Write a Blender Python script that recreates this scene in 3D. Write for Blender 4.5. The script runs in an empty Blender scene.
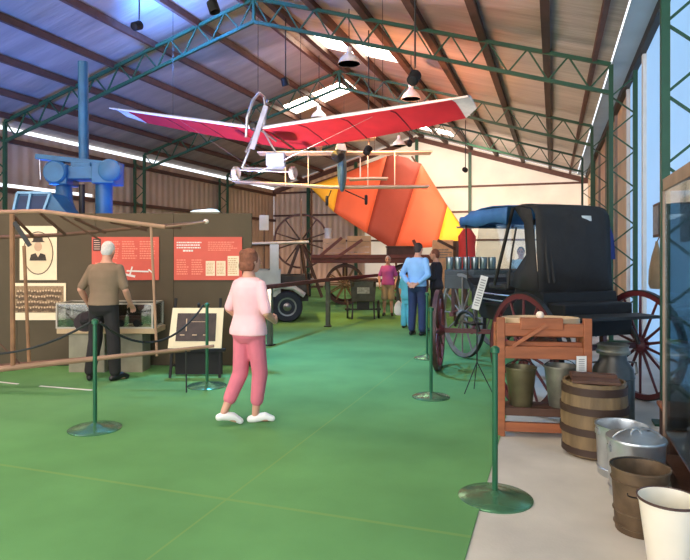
import bpy, bmesh, math, random
from mathutils import Vector, Matrix, Euler
random.seed(7)
C = bpy.context.scene.collection
PI = math.pi
EYE = 1.63
T = math.atan(208/600.0)           # the shed's long axis is +Y, the camera is turned to its left
cT, sT = math.cos(T), math.sin(T)

def cw(x, d):                      # metres right of / ahead of the viewpoint -> world x, y
    return (x*cT - d*sT, x*sT + d*cT)
def at(u, d):
    return cw((u-345)/600.0*d, d)
def pt(u, v, d):
    x, y = at(u, d)
    return Vector((x, y, EYE + (252-v)/600.0*d))
def gnd(u, v):
    return at(u, EYE*600/(v-252.0))

# ------------------------------------------------------------------ materials
_m = {}
def lin(c):
    return tuple(((x/255.0)/12.92 if x/255.0 <= .04045 else ((x/255.0+.055)/1.055)**2.4) for x in c)
def mat(name, rgb, rough=.6, metal=0.0, var=.16, scale=6.0, bump=0.0, bscale=40.0, spec=.5, stretch=None, emit=None, es=0.0):
    if name in _m: return _m[name]
    m = bpy.data.materials.new(name); m.use_nodes = True
    nt = m.node_tree; n = nt.nodes; l = nt.links
    b = n['Principled BSDF']
    c = lin(rgb)
    tc = n.new('ShaderNodeTexCoord')
    src = tc.outputs['Object']
    if stretch:
        mp = n.new('ShaderNodeMapping'); mp.inputs['Scale'].default_value = stretch
        l.new(src, mp.inputs['Vector']); src = mp.outputs['Vector']
    nz = n.new('ShaderNodeTexNoise'); nz.inputs['Scale'].default_value = scale; nz.inputs['Detail'].default_value = 5
    l.new(src, nz.inputs['Vector'])
    rp = n.new('ShaderNodeValToRGB')
    rp.color_ramp.elements[0].position = .3; rp.color_ramp.elements[1].position = .7
    rp.color_ramp.elements[0].color = tuple(max(0, x*(1-var)) for x in c)+(1,)
    rp.color_ramp.elements[1].color = tuple(min(1, x*(1+var)) for x in c)+(1,)
    l.new(nz.outputs['Fac'], rp.inputs['Fac']); l.new(rp.outputs['Color'], b.inputs['Base Color'])
    b.inputs['Roughness'].default_value = rough; b.inputs['Metallic'].default_value = metal
    b.inputs['Specular IOR Level'].default_value = spec
    if bump:
        n2 = n.new('ShaderNodeTexNoise'); n2.inputs['Scale'].default_value = bscale; n2.inputs['Detail'].default_value = 4
        l.new(src, n2.inputs['Vector'])
        bp = n.new('ShaderNodeBump'); bp.inputs['Strength'].default_value = bump; bp.inputs['Distance'].default_value = .02
        l.new(n2.outputs['Fac'], bp.inputs['Height']); l.new(bp.outputs['Normal'], b.inputs['Normal'])
    if emit:
        b.inputs['Emission Color'].default_value = lin(emit)+(1,); b.inputs['Emission Strength'].default_value = es
    _m[name] = m
    return m
def corrugated(name, rgb, period, axis='X', rough=.5, metal=.2, trans=0.0, strength=.6):
    m = mat(name, rgb, rough, metal, .12, 1.2)
    nt = m.node_tree; n = nt.nodes; l = nt.links; b = n['Principled BSDF']
    tc = n.new('ShaderNodeTexCoord')
    w = n.new('ShaderNodeTexWave'); w.wave_type = 'BANDS'; w.bands_direction = axis
    w.inputs['Scale'].default_value = (2*PI/period)/20.0
    l.new(tc.outputs['Object'], w.inputs['Vector'])
    bp = n.new('ShaderNodeBump'); bp.inputs['Strength'].default_value = strength; bp.inputs['Distance'].default_value = .03
    l.new(w.outputs['Fac'], bp.inputs['Height']); l.new(bp.outputs['Normal'], b.inputs['Normal'])
    if trans:
        t = n.new('ShaderNodeBsdfTranslucent'); t.inputs['Color'].default_value = lin(rgb)+(1,)
        mx = n.new('ShaderNodeMixShader'); mx.inputs['Fac'].default_value = trans
        l.new(b.outputs['BSDF'], mx.inputs[1]); l.new(t.outputs['BSDF'], mx.inputs[2])
        l.new(mx.outputs['Shader'], n['Material Output'].inputs['Surface'])
    return m
def glass(name, tint=(235, 242, 242), fac=.12, rough=.05):
    if name in _m: return _m[name]
    m = bpy.data.materials.new(name); m.use_nodes = True
    nt = m.node_tree; n = nt.nodes; l = nt.links
    n.remove(n['Principled BSDF'])
    tr = n.new('ShaderNodeBsdfTransparent'); tr.inputs['Color'].default_value = lin(tint)+(1,)
    gl = n.new('ShaderNodeBsdfGlossy'); gl.inputs['Roughness'].default_value = rough
    lw = n.new('ShaderNodeLayerWeight'); lw.inputs['Blend'].default_value = .35
    mp = n.new('ShaderNodeMath'); mp.operation = 'MULTIPLY_ADD'; mp.inputs[1].default_value = .5; mp.inputs[2].default_value = fac
    l.new(lw.outputs['Fresnel'], mp.inputs[0])
    mx = n.new('ShaderNodeMixShader'); l.new(mp.outputs[0], mx.inputs['Fac'])
    l.new(tr.outputs[0], mx.inputs[1]); l.new(gl.outputs[0], mx.inputs[2])
    l.new(mx.outputs[0], n['Material Output'].inputs['Surface'])
    _m[name] = m
    return m
def emis(name, rgb, s):
    if name in _m: return _m[name]
    m = bpy.data.materials.new(name); m.use_nodes = True
    nt = m.node_tree; n = nt.nodes; n.remove(n['Principled BSDF'])
    e = n.new('ShaderNodeEmission'); e.inputs['Color'].default_value = lin(rgb)+(1,); e.inputs['Strength'].default_value = s
    nt.links.new(e.outputs[0], n['Material Output'].inputs['Surface'])
    _m[name] = m
    return m

# ------------------------------------------------------------------ mesh helper
class MB:
    def __init__(s): s.v = []; s.f = []; s.mi = []; s.cur = 0
    def add(s, vs, fs):
        o = len(s.v); s.v += [tuple(v) for v in vs]
        for f in fs: s.f.append(tuple(i+o for i in f)); s.mi.append(s.cur)
        return s
    def box(s, c, size, rot=None, taper=1.0):
        hx, hy, hz = size[0]/2, size[1]/2, size[2]/2
        vs = [Vector((x*hx*(taper if z > 0 else 1), y*hy*(taper if z > 0 else 1), z*hz)) for z in (-1, 1) for y in (-1, 1) for x in (-1, 1)]
        if rot is not None:
            R = Euler(rot).to_matrix(); vs = [R @ v for v in vs]
        c = Vector(c)
        return s.add([v+c for v in vs], [(0, 2, 3, 1), (4, 5, 7, 6), (0, 1, 5, 4), (2, 6, 7, 3), (0, 4, 6, 2), (1, 3, 7, 5)])
    def bar(s, a, b, w, h=None, up=(0, 0, 1)):
        h = h or w; a = Vector(a); b = Vector(b); d = (b-a).normalized()
        u = Vector(up)
        if abs(d.dot(u)) > .98: u = Vector((0, 1, 0))
        r = d.cross(u).normalized(); u = r.cross(d)
        vs = [p + r*(x*w/2) + u*(z*h/2) for p in (a, b) for z in (-1, 1) for x in (-1, 1)]
        return s.add(vs, [(0, 2, 3, 1), (4, 5, 7, 6), (0, 1, 5, 4), (2, 6, 7, 3), (0, 4, 6, 2), (1, 3, 7, 5)])
    def loft(s, rings, cap=True, close=False):
        n = len(rings[0]); vs = [p for r in rings for p in r]; fs = []
        m = len(rings)
        for i in range(m if close else m-1):
            j = (i+1) % m
            for k in range(n):
                q = (k+1) % n
                fs.append((i*n+k, i*n+q, j*n+q, j*n+k))
        if cap and not close:
            fs.append(tuple(range(n))[::-1]); fs.append(tuple((m-1)*n+k for k in range(n)))
        return s.add(vs, fs)
    def tube(s, pts, r, seg=8, close=False, flat=None):
        pts = [Vector(p) for p in pts]; n = len(pts)
        rs = r if isinstance(r, (list, tuple)) else [r]*n
        rings = []; pu = None
        for i, p in enumerate(pts):
            if close: d = (pts[(i+1) % n]-pts[i-1])
            else: d = pts[min(i+1, n-1)]-pts[max(i-1, 0)]
            d.normalize()
            if pu is None:
                u = Vector((0, 0, 1)) if abs(d.z) < .9 else Vector((0, 1, 0))
            else: u = pu
            a = d.cross(u)
            if a.length < 1e-4: a = d.cross(Vector((1, 0, 0)))
            a.normalize(); u = a.cross(d).normalized(); pu = u
            rings.append([p + (a*math.cos(t)+u*math.sin(t))*rs[i] for t in [2*PI*k/seg for k in range(seg)]])
        return s.loft(rings, True, close)
    def lathe(s, prof, c=(0, 0, 0), seg=28, axis='Z', cap=True):
        rings = []
        for r, z in prof:
            ring = []
            for k in range(seg):
                t = 2*PI*k/seg; x, y = r*math.cos(t), r*math.sin(t)
                p = {'Z': (x, y, z), 'X': (z, x, y), 'Y': (y, z, x)}[axis]
                ring.append(Vector(p)+Vector(c))
            rings.append(ring)
        return s.loft(rings, cap)
    def ell(s, c, r, seg=16, rings=10, rot=None):
        R = Euler(rot).to_matrix() if rot else None
        c = Vector(c); out = []
        for i in range(rings+1):
            ph = -PI/2 + PI*(i if 0 < i < rings else (i+.02 if i == 0 else i-.02))/rings
            ring = []
            for k in range(seg):
                t = 2*PI*k/seg
                p = Vector((r[0]*math.cos(ph)*math.cos(t), r[1]*math.cos(ph)*math.sin(t), r[2]*math.sin(ph)))
                if R: p = R @ p
                ring.append(p+c)
            out.append(ring)
        return s.loft(out, True)
    def prism(s, poly, d):             # polygon of 3-D points pushed along vector d
        n = len(poly); d = Vector(d)
        vs = [Vector(p) for p in poly] + [Vector(p)+d for p in poly]
        fs = [tuple(range(n))[::-1], tuple(range(n, 2*n))] + [(k, (k+1) % n, n+(k+1) % n, n+k) for k in range(n)]
        return s.add(vs, fs)
    def mesh(s, name, mats, smooth=False):
        me = bpy.data.meshes.new(name); me.from_pydata(s.v, [], s.f)
        for m in (mats if isinstance(mats, (list, tuple)) else [mats]): me.materials.append(m)
        me.polygons.foreach_set('material_index', s.mi)
        bm = bmesh.new(); bm.from_mesh(me)
        bmesh.ops.recalc_face_normals(bm, faces=bm.faces[:]); bm.to_mesh(me); bm.free()
        if smooth:
            me.polygons.foreach_set('use_smooth', [True]*len(me.polygons))
            try: me.set_sharp_from_angle(angle=math.radians(40))
            except Exception: pass
        return me
    def build(s, name, mats, parent=None, smooth=False, bevel=0.0, loc=None, rot=None):
        o = bpy.data.objects.new(name, s.mesh(name, mats, smooth)); C.objects.link(o)
        if parent: o.parent = parent
        if loc is not None: o.location = loc
        if rot is not None: o.rotation_euler = rot
        if bevel:
            md = o.modifiers.new('edge', 'BEVEL'); md.width = bevel; md.segments = 2; md.limit_method = 'ANGLE'
        return o

def tag(o, label, cat, group=None, kind=None):
    o['label'] = label; o['category'] = cat
    if group: o['group'] = group
    if kind: o['kind'] = kind
    return o
def empty(name, loc, rz, label, cat, group=None):
    o = bpy.data.objects.new(name, None); o.empty_display_size = .1; C.objects.link(o)
    o.location = loc if len(loc) == 3 else (loc[0], loc[1], 0); o.rotation_euler = (0, 0, rz)
    return tag(o, label, cat, group)
def struct(name, mb, m, **k):
    o = mb.build(name, m, **k); o['kind'] = 'structure'; return o
def kids(o): return [c for c in bpy.data.objects if c.parent == o]
def dup(o, parent=None):
    c = o.copy(); C.objects.link(c); c.parent = parent
    for ch in kids(o): dup(ch, c)
    return c
def arc(c, r, a0, a1, n, plane='YZ'):
    out = []
    for i in range(n+1):
        t = a0+(a1-a0)*i/n; p, q = r*math.cos(t), r*math.sin(t)
        out.append(Vector(c)+Vector({'YZ': (0, p, q), 'XZ': (p, 0, q), 'XY': (p, q, 0)}[plane]))
    return out

# ------------------------------------------------------------------ palette
GREEN = mat('green paint', (30, 76, 52), .5, 0, .12)
PURL = mat('dark steel purlin', (92, 62, 52), .6, .1, .2)
FOIL = mat('roof foil', (184, 176, 170), .36, .5, .18, .9, 1.0, 2.6, stretch=(.4, 3.2, 1))
CARPET = mat('green carpet', (100, 146, 90), .95, 0, .18, .9, .35, 260, spec=.1)
CONC = mat('concrete', (192, 182, 168), .75, 0, .16, 1.6, .12, 60)
WALLB = mat('pale blue sheet', (186, 214, 232), .6, 0, .06, 1.0)
WHITE = mat('white paint', (226, 222, 214), .5, 0, .06)
BOARD = mat('brown display board', (82, 70, 52), .85, 0, .08, 3, .1, 120)
REDP = mat('red poster', (208, 86, 68), .6, 0, .05)
CREAM = mat('cream paper', (236, 216, 182), .7, 0, .05)
INK = mat('printed dark', (62, 52, 44), .8, 0, .35, 22)
SEPIA = mat('sepia print', (150, 122, 92), .8, 0, .4, 60)
PALETXT = mat('pale print', (246, 200, 180), .7, 0, .04)
POLE = mat('old pale timber', (162, 124, 96), .7, 0, .2, 3, .15, 30)
POLED = mat('old dark timber', (96, 66, 46), .75, 0, .25, 4, .15, 30)
WOOD = mat('orange brown timber', (154, 88, 52), .55, 0, .22, 4, .15, 30, stretch=(1, 1, 5))
WOODD = mat('dark brown timber', (84, 54, 38), .6, 0, .25, 5, .15, 30)
BLACK = mat('black leather', (34, 31, 29), .8, 0, .25, 4, .25, 14)
BLACKM = mat('black enamel', (26, 25, 25), .65, .0, .2, spec=.3)
IRON = mat('dark iron', (58, 56, 54), .5, .7, .2)
MAROON = mat('maroon wheel paint', (88, 32, 34), .45, 0, .2, 6)
MAROOND = mat('dark worn maroon paint', (66, 34, 34), .5, 0, .3, 8)
GREYW = mat('weathered grey timber', (112, 104, 96), .7, 0, .2, 6)
BLUE = mat('blue painted steel', (32, 86, 126), .45, .1, .2, 4)
CANOPY = mat('blue canopy cover', (54, 98, 146), .7, 0, .18, 5, .2, 14)  # plain blue for canopy and valance
GALV = mat('galvanised steel', (196, 200, 202), .32, .85, .15, 9)
RUST = mat('rusty tin', (104, 84, 62), .6, .4, .35, 8, .15, 30)
TIN = mat('dull grey tin', (134, 130, 116), .45, .7, .25, 7)
CHURN = mat('dark tinned steel', (92, 90, 86), .4, .75, .25, 5)
ENAM = mat('white enamel', (232, 222, 200), .3, 0, .04)
STAVE = mat('oak stave', (116, 94, 64), .65, 0, .28, 5, .2, 20, stretch=(3, 3, .5))
SKIN = mat('skin', (206, 150, 124), .55, 0, .06, 9)
LIP = mat('lip', (168, 92, 84), .5, 0, .05)
EYEM = mat('eye dark', (50, 40, 36), .4, 0, .05)
REDW = mat('red sailcloth', (222, 62, 76), .6, 0, .07, 3)
WHT = mat('white sailcloth', (232, 230, 226), .6, 0, .05)
ALU = mat('aluminium tube', (198, 200, 204), .3, .8, .08)
RUBBER = mat('black rubber', (34, 34, 38), .7, 0, .15)
PALEW = mat('pale balsa', (236, 212, 188), .6, 0, .08)
BLUGR = mat('blue grey paint', (74, 108, 122), .5, 0, .15)
GLASS = glass('clear glass')
CGLASS = glass('cabinet glass', (222, 236, 240), .10)
STAN = mat('green stanchion paint', (40, 96, 66), .35, .3, .1)
DISC = mat('green painted steel disc', (98, 148, 112), .22, .7, .1)
ROPE = mat('black rope', (34, 36, 36), .8, 0, .1)

def translucent(m, f):
    nt = m.node_tree; n = nt.nodes; b = n['Principled BSDF']
    t = n.new('ShaderNodeBsdfTranslucent'); nt.links.new(b.inputs['Base Color'].links[0].from_socket, t.inputs['Color'])
    mx = n.new('ShaderNodeMixShader'); mx.inputs['Fac'].default_value = f
    nt.links.new(b.outputs['BSDF'], mx.inputs[1]); nt.links.new(t.outputs['BSDF'], mx.inputs[2]); nt.links.new(mx.outputs['Shader'], n['Material Output'].inputs['Surface'])
translucent(REDW, .45)
# ------------------------------------------------------------------ shed shell
XW, XL, YB = 1.48, -14.06, 29.0
RIDGE, EZ, SL = -6.28, 5.2, .304
def roofz(x): return EZ - SL*(x-1.0) if x > RIDGE else EZ + SL*(x+13.56)
YF = -5.0
struct('floor', MB().box(((XW+XL)/2, (YF+YB)/2, -.06), (XW-XL+.6, YB-YF, .12)), CONC)
# carpet with stitched seams, a pale seam line runs across it
cm = CARPET; nt = cm.node_tree; b = nt.nodes['Principled BSDF']; old = b.inputs['Base Color'].links[0].from_socket
tc = nt.nodes.new('ShaderNodeTexCoord'); sx = nt.nodes.new('ShaderNodeSeparateXYZ'); nt.links.new(tc.outputs['Object'], sx.inputs[0])
def line_mask(sock, pos, w):
    a = nt.nodes.new('ShaderNodeMath'); a.operation = 'SUBTRACT'; a.inputs[1].default_value = pos; nt.links.new(sock, a.inputs[0])
    c = nt.nodes.new('ShaderNodeMath'); c.operation = 'ABSOLUTE'; nt.links.new(a.outputs[0], c.inputs[0])
    d = nt.nodes.new('ShaderNodeMath'); d.operation = 'LESS_THAN'; d.inputs[1].default_value = w; nt.links.new(c.outputs[0], d.inputs[0])
    return d.outputs[0]
mx = nt.nodes.new('ShaderNodeMath'); mx.operation = 'MAXIMUM'
nt.links.new(line_mask(sx.outputs['Y'], 3.46, .016), mx.inputs[0]); nt.links.new(line_mask(sx.outputs['X'], -2.02, .008), mx.inputs[1])
mxx = nt.nodes.new('ShaderNodeMath'); mxx.operation = 'MULTIPLY'; mxx.inputs[1].default_value = .35; nt.links.new(mx.outputs[0], mxx.inputs[0])
mc = nt.nodes.new('ShaderNodeMixRGB'); mc.inputs[2].default_value = lin((138, 158, 84))+(1,)
nt.links.new(mxx.outputs[0], mc.inputs[0]); nt.links.new(old, mc.inputs[1]); nt.links.new(mc.outputs[0], b.inputs['Base Color'])
o = struct('floor_carpet', MB().box(((-.44-11.5)/2, 13, .005), (11.06, 28, .01)), CARPET)

# left wall in two bands with open daylight slits, back wall, right wall
LW = corrugated('left wall sheet', (196, 170, 148), .36, 'Y', .6, .1, 0, 1.0)
BW = corrugated('back wall sheet', (226, 196, 168), .3, 'X', .55, .1, 0, 1.0)
BWW = corrugated('white lining sheet', (246, 236, 222), 1.1, 'X', .6, 0, .5, .5)
w = MB(); w.box((XL-.04, (YF+YB)/2, 1.70), (.06, YB-YF, 3.40)); w.box((XL-.04, 12.0, 4.22), (.06, 34, 1.44))
w.box((XL-.04, 22.35, 3.45), (.06, 13.3, .10))
struct('wall_left', w, LW)
for i, (z, y0, y1) in enumerate(((3.30, YF, YB), (4.66, YF, YB), (2.0, YF, YB))):
    struct('trim_%d' % (i+1), MB().box((XL+.06, (y0+y1)/2, z), (.10, y1-y0, .12)), PURL)
def gable(x0, x1, z0=0):
    xs = [x0]+([RIDGE] if x0 < RIDGE < x1 else [])+[x1]
    p = [(x0, YB, z0)]+[(x1, YB, z0)]+[(x, YB, roofz(x)-.02) for x in reversed(xs)]
    return p
struct('wall_back', MB().prism(gable(XL, -9.0), (0, .06, 0)), BW)
struct('wall_back_lining', MB().prism(gable(-9.0, XW), (0, .06, 0)), BWW)
g = MB()
for z in (2.2, 3.55, 4.75): g.box(((XL+XW)/2, YB-.06, z), (XW-XL, .08, .09))
struct('trim_4', g, PURL)
g = MB(); g.bar((RIDGE, YB-.10, roofz(RIDGE)-.25), (XW, YB-.10, roofz(XW)-.25), .10, .22); g.bar((RIDGE, YB-.10, roofz(RIDGE)-.25), (XL, YB-.10, roofz(XL)-.25), .10, .22)
struct('trim_5', g, PURL)
for i, x in enumerate((-3.72, -6.28, -9.4, -12.0)):
    struct('trim_%d' % (6+i), MB().box((x, YB-.2, roofz(x)/2-.15), (.14, .14, roofz(x)-.3)), GREEN)
# right wall: pale blue translucent sheeting near the front, cream lining further back
RWB = corrugated('right wall sheet', (200, 224, 244), .76, 'Y', .55, 0, .68, .25)
RWC = mat('right wall lining', (216, 192, 162), .7, 0, .1, 1.5)
struct('wall_right', MB().box((XW+.03, 4.2, 2.5), (.06, 2*(4.2-YF), 5.0)), RWB)
struct('wall_right_lining', MB().box((XW+.03, (13.4+YB)/2, 2.5), (.06, YB-13.4, 5.0)), RWC)
SOF = corrugated('grey soffit sheet', (176, 190, 198), .4, 'Y', .5, 0, .4, .2)
struct('trim_10', MB().box((1.255, (YF+YB)/2, 5.13), (.44, YB-YF, .05)), SOF)
struct('trim_11', MB().box((1.42, (YF+YB)/2, 5.03), (.10, YB-YF, .16)), mat('dark plate', (44, 42, 40), .6))
for i, y in enumerate((9.05, 11.2, 13.5, 16.0, 18.8, 21.5, 25)):
    struct('trim_%d' % (12+i), MB().box((XW-.03, y, 2.5), (.06, .14, 5.0)), WHITE if y < 14 else mat('grey post', (130, 122, 112), .6))
# roof in two slopes; skylights are translucent sheets let into it
SKY = emis('daylit roof sheet', (255, 244, 222), 16)
def ray(u, v):
    cx = (u-345)/600.0; return Vector((cx*cT-sT, cx*sT+cT, (252-v)/600.0))
def roofhit(u, v, side):
    r = ray(u, v)
    if side > 0: k = (EZ+SL-EYE)/(r.z+SL*r.x)       # Z = EZ - SL*(X-1)
    else: k = (EZ+SL*13.56-EYE)/(r.z-SL*r.x)
    return Vector((r.x*k, r.y*k, EYE+r.z*k))
sk = []
for (a, b_, side) in (((306, 37), (394, 57), 1), ((287, 109), (353, 86), -1), ((401, 121), (454, 136), 1)):
    p, q = roofhit(*a, side), roofhit(*b_, side); sk.append((p, q, side))
def slope(side, z_off, cuts):
    # strips along Y, with rectangular holes
    x0, x1 = (RIDGE, 1.02) if side > 0 else (XL+.0, RIDGE)
    xs = sorted({x0, x1, *[c[0] for c in cuts], *[c[1] for c in cuts]}); ys = sorted({YF, YB+.1, *[c[2] for c in cuts], *[c[3] for c in cuts]})
    m = MB()
    for i in range(len(xs)-1):
        for j in range(len(ys)-1):
            cxm, cym = (xs[i]+xs[i+1])/2, (ys[j]+ys[j+1])/2
            if any(c[0] < cxm < c[1] and c[2] < cym < c[3] for c in cuts): continue
            P_ = [(x, y, roofz(x if side > 0 else x)+z_off) for x, y in ((xs[i], ys[j]), (xs[i+1], ys[j]), (xs[i+1], ys[j+1]), (xs[i], ys[j+1]))]
            if side < 0: P_ = [(x, y, EZ+SL*(x+13.56)+z_off) for x, y, _ in P_]
            m.prism(P_, (0, 0, .03))
    return m
cutR = []; cutL = []
for p, q, side in sk:
    c = (min(p.x, q.x), max(p.x, q.x), (p.y+q.y)/2-.62, (p.y+q.y)/2+.62); (cutR if side > 0 else cutL).append(c)
extra = (-4.6, -1.2, 4.2, 5.4); cutR.append(extra); extraL = (-11.6, -8.2, 4.2, 5.4); cutL.append(extraL)
extra2 = (-4.6, -1.0, .0, 1.2); cutR.append(extra2)
struct('ceiling', slope(1, 0, cutR), FOIL); struct('ceiling_left', slope(-1, 0, cutL), FOIL)
for i, (c, s_) in enumerate([(c, 1) for c in cutR]+[(c, -1) for c in cutL]):
    f = (lambda x: EZ-SL*(x-1)) if s_ > 0 else (lambda x: EZ+SL*(x+13.56))
    P_ = [(x, y, f(x)+.035) for x, y in ((c[0], c[2]), (c[1], c[2]), (c[1], c[3]), (c[0], c[3]))]
    struct('window_%d' % (i+1), MB().prism(P_, (0, 0, .01)), SKY)
# purlins
k = 30
x = -.12
while x > RIDGE+.2:
    for xx in (x, 2*RIDGE-x):
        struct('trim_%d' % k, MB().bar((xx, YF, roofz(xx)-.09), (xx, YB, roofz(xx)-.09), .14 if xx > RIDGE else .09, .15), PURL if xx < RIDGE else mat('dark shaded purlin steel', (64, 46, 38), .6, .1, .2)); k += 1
    x -= 1.18
for xx in (.72, -13.4):
    struct('trim_%d' % k, MB().bar((xx, YF, roofz(xx)-.09), (xx, YB, roofz(xx)-.09), .08, .14), PURL); k += 1
# trusses and lattice columns
def truss(y, idx):
    m = MB(); lo, hi = 4.53, 5.02
    def bz(x): return lo+SL*((1.0-x) if x > RIDGE else (x+13.56))
    for sgn in (1, -1):
        e = 1.0 if sgn > 0 else -13.56
        r = RIDGE
        m.bar((e, y, bz(e)), (r, y, bz(r)), .07, .07); m.bar((e, y, bz(e)+.52), (r, y, bz(r)+.52), .07, .07)
        N = 20
        for i in range(N):
            a = e+(r-e)*i/N; c = e+(r-e)*(i+1)/N
            z0, z1 = (0, .52) if i % 2 else (.52, 0)
            m.bar((a, y, bz(a)+z0), (c, y, bz(c)+z1), .03, .03)
    m.bar((RIDGE, y, bz(RIDGE)), (RIDGE, y, bz(RIDGE)+.55), .06, .06)
    return struct('roof_truss.%03d' % idx if idx else 'roof_truss', m, GREEN)
def column(x0, x1, y, idx):
    m = MB()
    m.box((x0, y, 2.52), (.075, .09, 5.04)); m.box((x1, y, 2.45), (.075, .09, 4.9))
    N = 14
    for i in range(N):
        z0, z1 = .1+4.7*i/N, .1+4.7*(i+1)/N
        a, b_ = (x0, x1) if i % 2 else (x1, x0)
        m.bar((a, y, z0), (b_, y, z1), .025, .025)
    m.box(((x0+x1)/2, y, .01), (.6, .2, .02))
    return struct('lattice_column.%03d' % idx if idx else 'lattice_column', m, GREEN)
for i, y in enumerate((.9, 6.35, 11.93, 17.6, 23.3)):
    truss(y, i); column(1.0, 1.40, y, 2*i); column(-13.56, -13.96, y, 2*i+1)

# ------------------------------------------------------------------ display board wall with posters (left)
RZ = T
def camloc(u, d, z=0): x, y = at(u, d); return (x, y, z)
bd = empty('display_board', camloc(100, 8.55), RZ, 'long brown display board standing behind the grey haired man, posters and old photos on it', 'display board')
m = MB(); px = 8.55/600
x0, x1 = (-60-100)*px, (252-100)*px
n = 4
for i in range(n):
    a = x0+(x1-x0)*i/n; b_ = x0+(x1-x0)*(i+1)/n
    MB().box(((a+b_)/2, 0, 1.1), (b_-a-.006, .05, 2.16)).build('panel', BOARD, bd)
for i in range(n+1):
    a = x0+(x1-x0)*i/n
    MB().box((a, .12, .02), (.05, .4, .04)).build('foot', IRON, bd)
F = -.03
def board_rect(u0, v0, u1, v1):      # rectangle on the board's face (board-local metres)
    d = 8.52; s = d/600
    return (u0-100)*s, (u1-100)*s, EYE+(252-v1)*s, EYE+(252-v0)*s
def panel_thing(name, label, cat, r, m_, y=F, th=.012, group=None):
    a, b_, z0, z1 = r
    e = empty(name, Vector(bd.location)+Matrix.Rotation(RZ, 3, 'Z') @ Vector(((a+b_)/2, y, z0)), RZ, label, cat, group)
    MB().box((0, -th/2, (z1-z0)/2), (b_-a, th, z1-z0)).build('sheet', m_, e)
    return e, b_-a, z1-z0
def textblock(e, x0, x1, z0, z1, rows, m_, yy=-.014, ragged=.25, name='text_lines'):
    mb = MB(); hgt = (z1-z0)/rows
    for r in range(rows):
        x = x0; end = x1-(x1-x0)*ragged*random.random(); zc = z1-hgt*(r+.5)
        while x < end-.004:
            wd = min(random.uniform(.012, .04), end-x); mb.box((x+wd/2, yy, zc), (wd, .002, hgt*.5)); x += wd+.008
    return mb.build(name, m_, e)
# left red poster
e, W, Hh = panel_thing('poster', 'red information poster right of the grey haired man, white map outline at lower right', 'poster', board_rect(93, 237, 160, 280), REDP, group='red posters on the display board')
MB().box((-W/2+.075, -.015, Hh-.11), (.11, .004, .17)).build('photo', mat('poster photo', (70, 50, 50), .7, 0, .5, 30), e)
mbx = MB()
for r in range(5): mbx.box((-W/2+.075, -.018, Hh-.05-.03*r), (.085, .003, .008))
mbx.build('photo_lines', PALETXT, e)
for k_ in range(3):
    textblock(e, -W/2+.18+.25*k_, -W/2+.40+.25*k_, Hh*.48, Hh-.05, 8, mat('poster faint text', (236, 140, 116), .7, 0, .04))
textblock(e, -W/2+.05, -W/2+.42, .05, Hh*.42, 6, mat('poster faint text', (236, 140, 116)))
mp = MB()
mp.bar((.02, -.015, .13), (.33, -.015, .12), .004, .022); mp.bar((.06, -.015, .06), (.10, -.015, .19), .004, .02); mp.bar((.0, -.015, .08), (.14, -.015, .05), .004, .03); mp.bar((.33, -.015, .15), (.39, -.015, .10), .004, .02)
mp.build('map_outline', WHITE, e)
# right red poster
e, W, Hh = panel_thing('poster', 'red information poster with three cream boxes, beside the woman in pink', 'poster', board_rect(175, 237, 243, 280), REDP, group='red posters on the display board')
textblock(e, -W/2+.04, -W/2+.40, Hh-.17, Hh-.06, 3, WHITE, ragged=.1, name='title')
textblock(e, -W/2+.13, -W/2+.28, Hh-.22, Hh-.17, 1, WHITE, ragged=.0, name='title')
textblock(e, .0, W/2-.05, Hh-.2, Hh-.06, 5, mat('poster faint text', (236, 140, 116)))
for k_ in range(2): textblock(e, -W/2+.04+.21*k_, -W/2+.21+.21*k_, .07, .3, 7, mat('poster faint text', (236, 140, 116)))
for k_, (xa, ww, hh) in enumerate(((.0, .13, .21), (.15, .13, .21), (.31, .16, .28))):
    MB().box((xa+ww/2-.03, -.015, .06+hh/2), (ww, .004, hh)).build('inset', CREAM, e)
    textblock(e, xa-.02, xa+ww-.04, .08, .04+hh, 8, mat('inset text', (206, 160, 120)), -.019)
# portrait with oval mount
e, W, Hh = panel_thing('portrait', 'cream portrait of a person in dark hat, oval mount, on the brown board', 'picture', board_rect(21, 226, 58, 280), CREAM)
MB().tube([Vector((.0+.21*math.cos(t), -.016, Hh*.5+.30*math.sin(t))) for t in [2*PI*i/40 for i in range(40)]], .006, 6, True).build('oval_line', POLED, e)
MB().prism([(.20*math.cos(t), -.0125, Hh*.5+.29*math.sin(t)) for t in [2*PI*i/32 for i in range(32)]], (0, -.002, 0)).build('mount', mat('oval mount', (226, 200, 164), .7, 0, .06), e)
MB().prism([(.055*math.cos(t), -.015, Hh*.62+.07*math.sin(t)) for t in [2*PI*i/20 for i in range(20)]], (0, -.002, 0)).build('face', mat('print face', (196, 160, 130), .7), e)
h_ = MB(); h_.prism([(-.10, -.0175, Hh*.70), (.10, -.0175, Hh*.70), (.07, -.0175, Hh*.73), (.06, -.0175, Hh*.82), (-.06, -.0175, Hh*.82), (-.07, -.0175, Hh*.73)], (0, -.002, 0)); h_.build('hat', INK, e)
c_ = MB(); c_.prism([(-.12, -.0175, Hh*.36), (.12, -.0175, Hh*.36), (.10, -.0175, Hh*.47), (.035, -.0175, Hh*.50), (0, -.0175, Hh*.42), (-.035, -.0175, Hh*.50), (-.10, -.0175, Hh*.47)], (0, -.002, 0)); c_.build('coat', INK, e)
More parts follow.
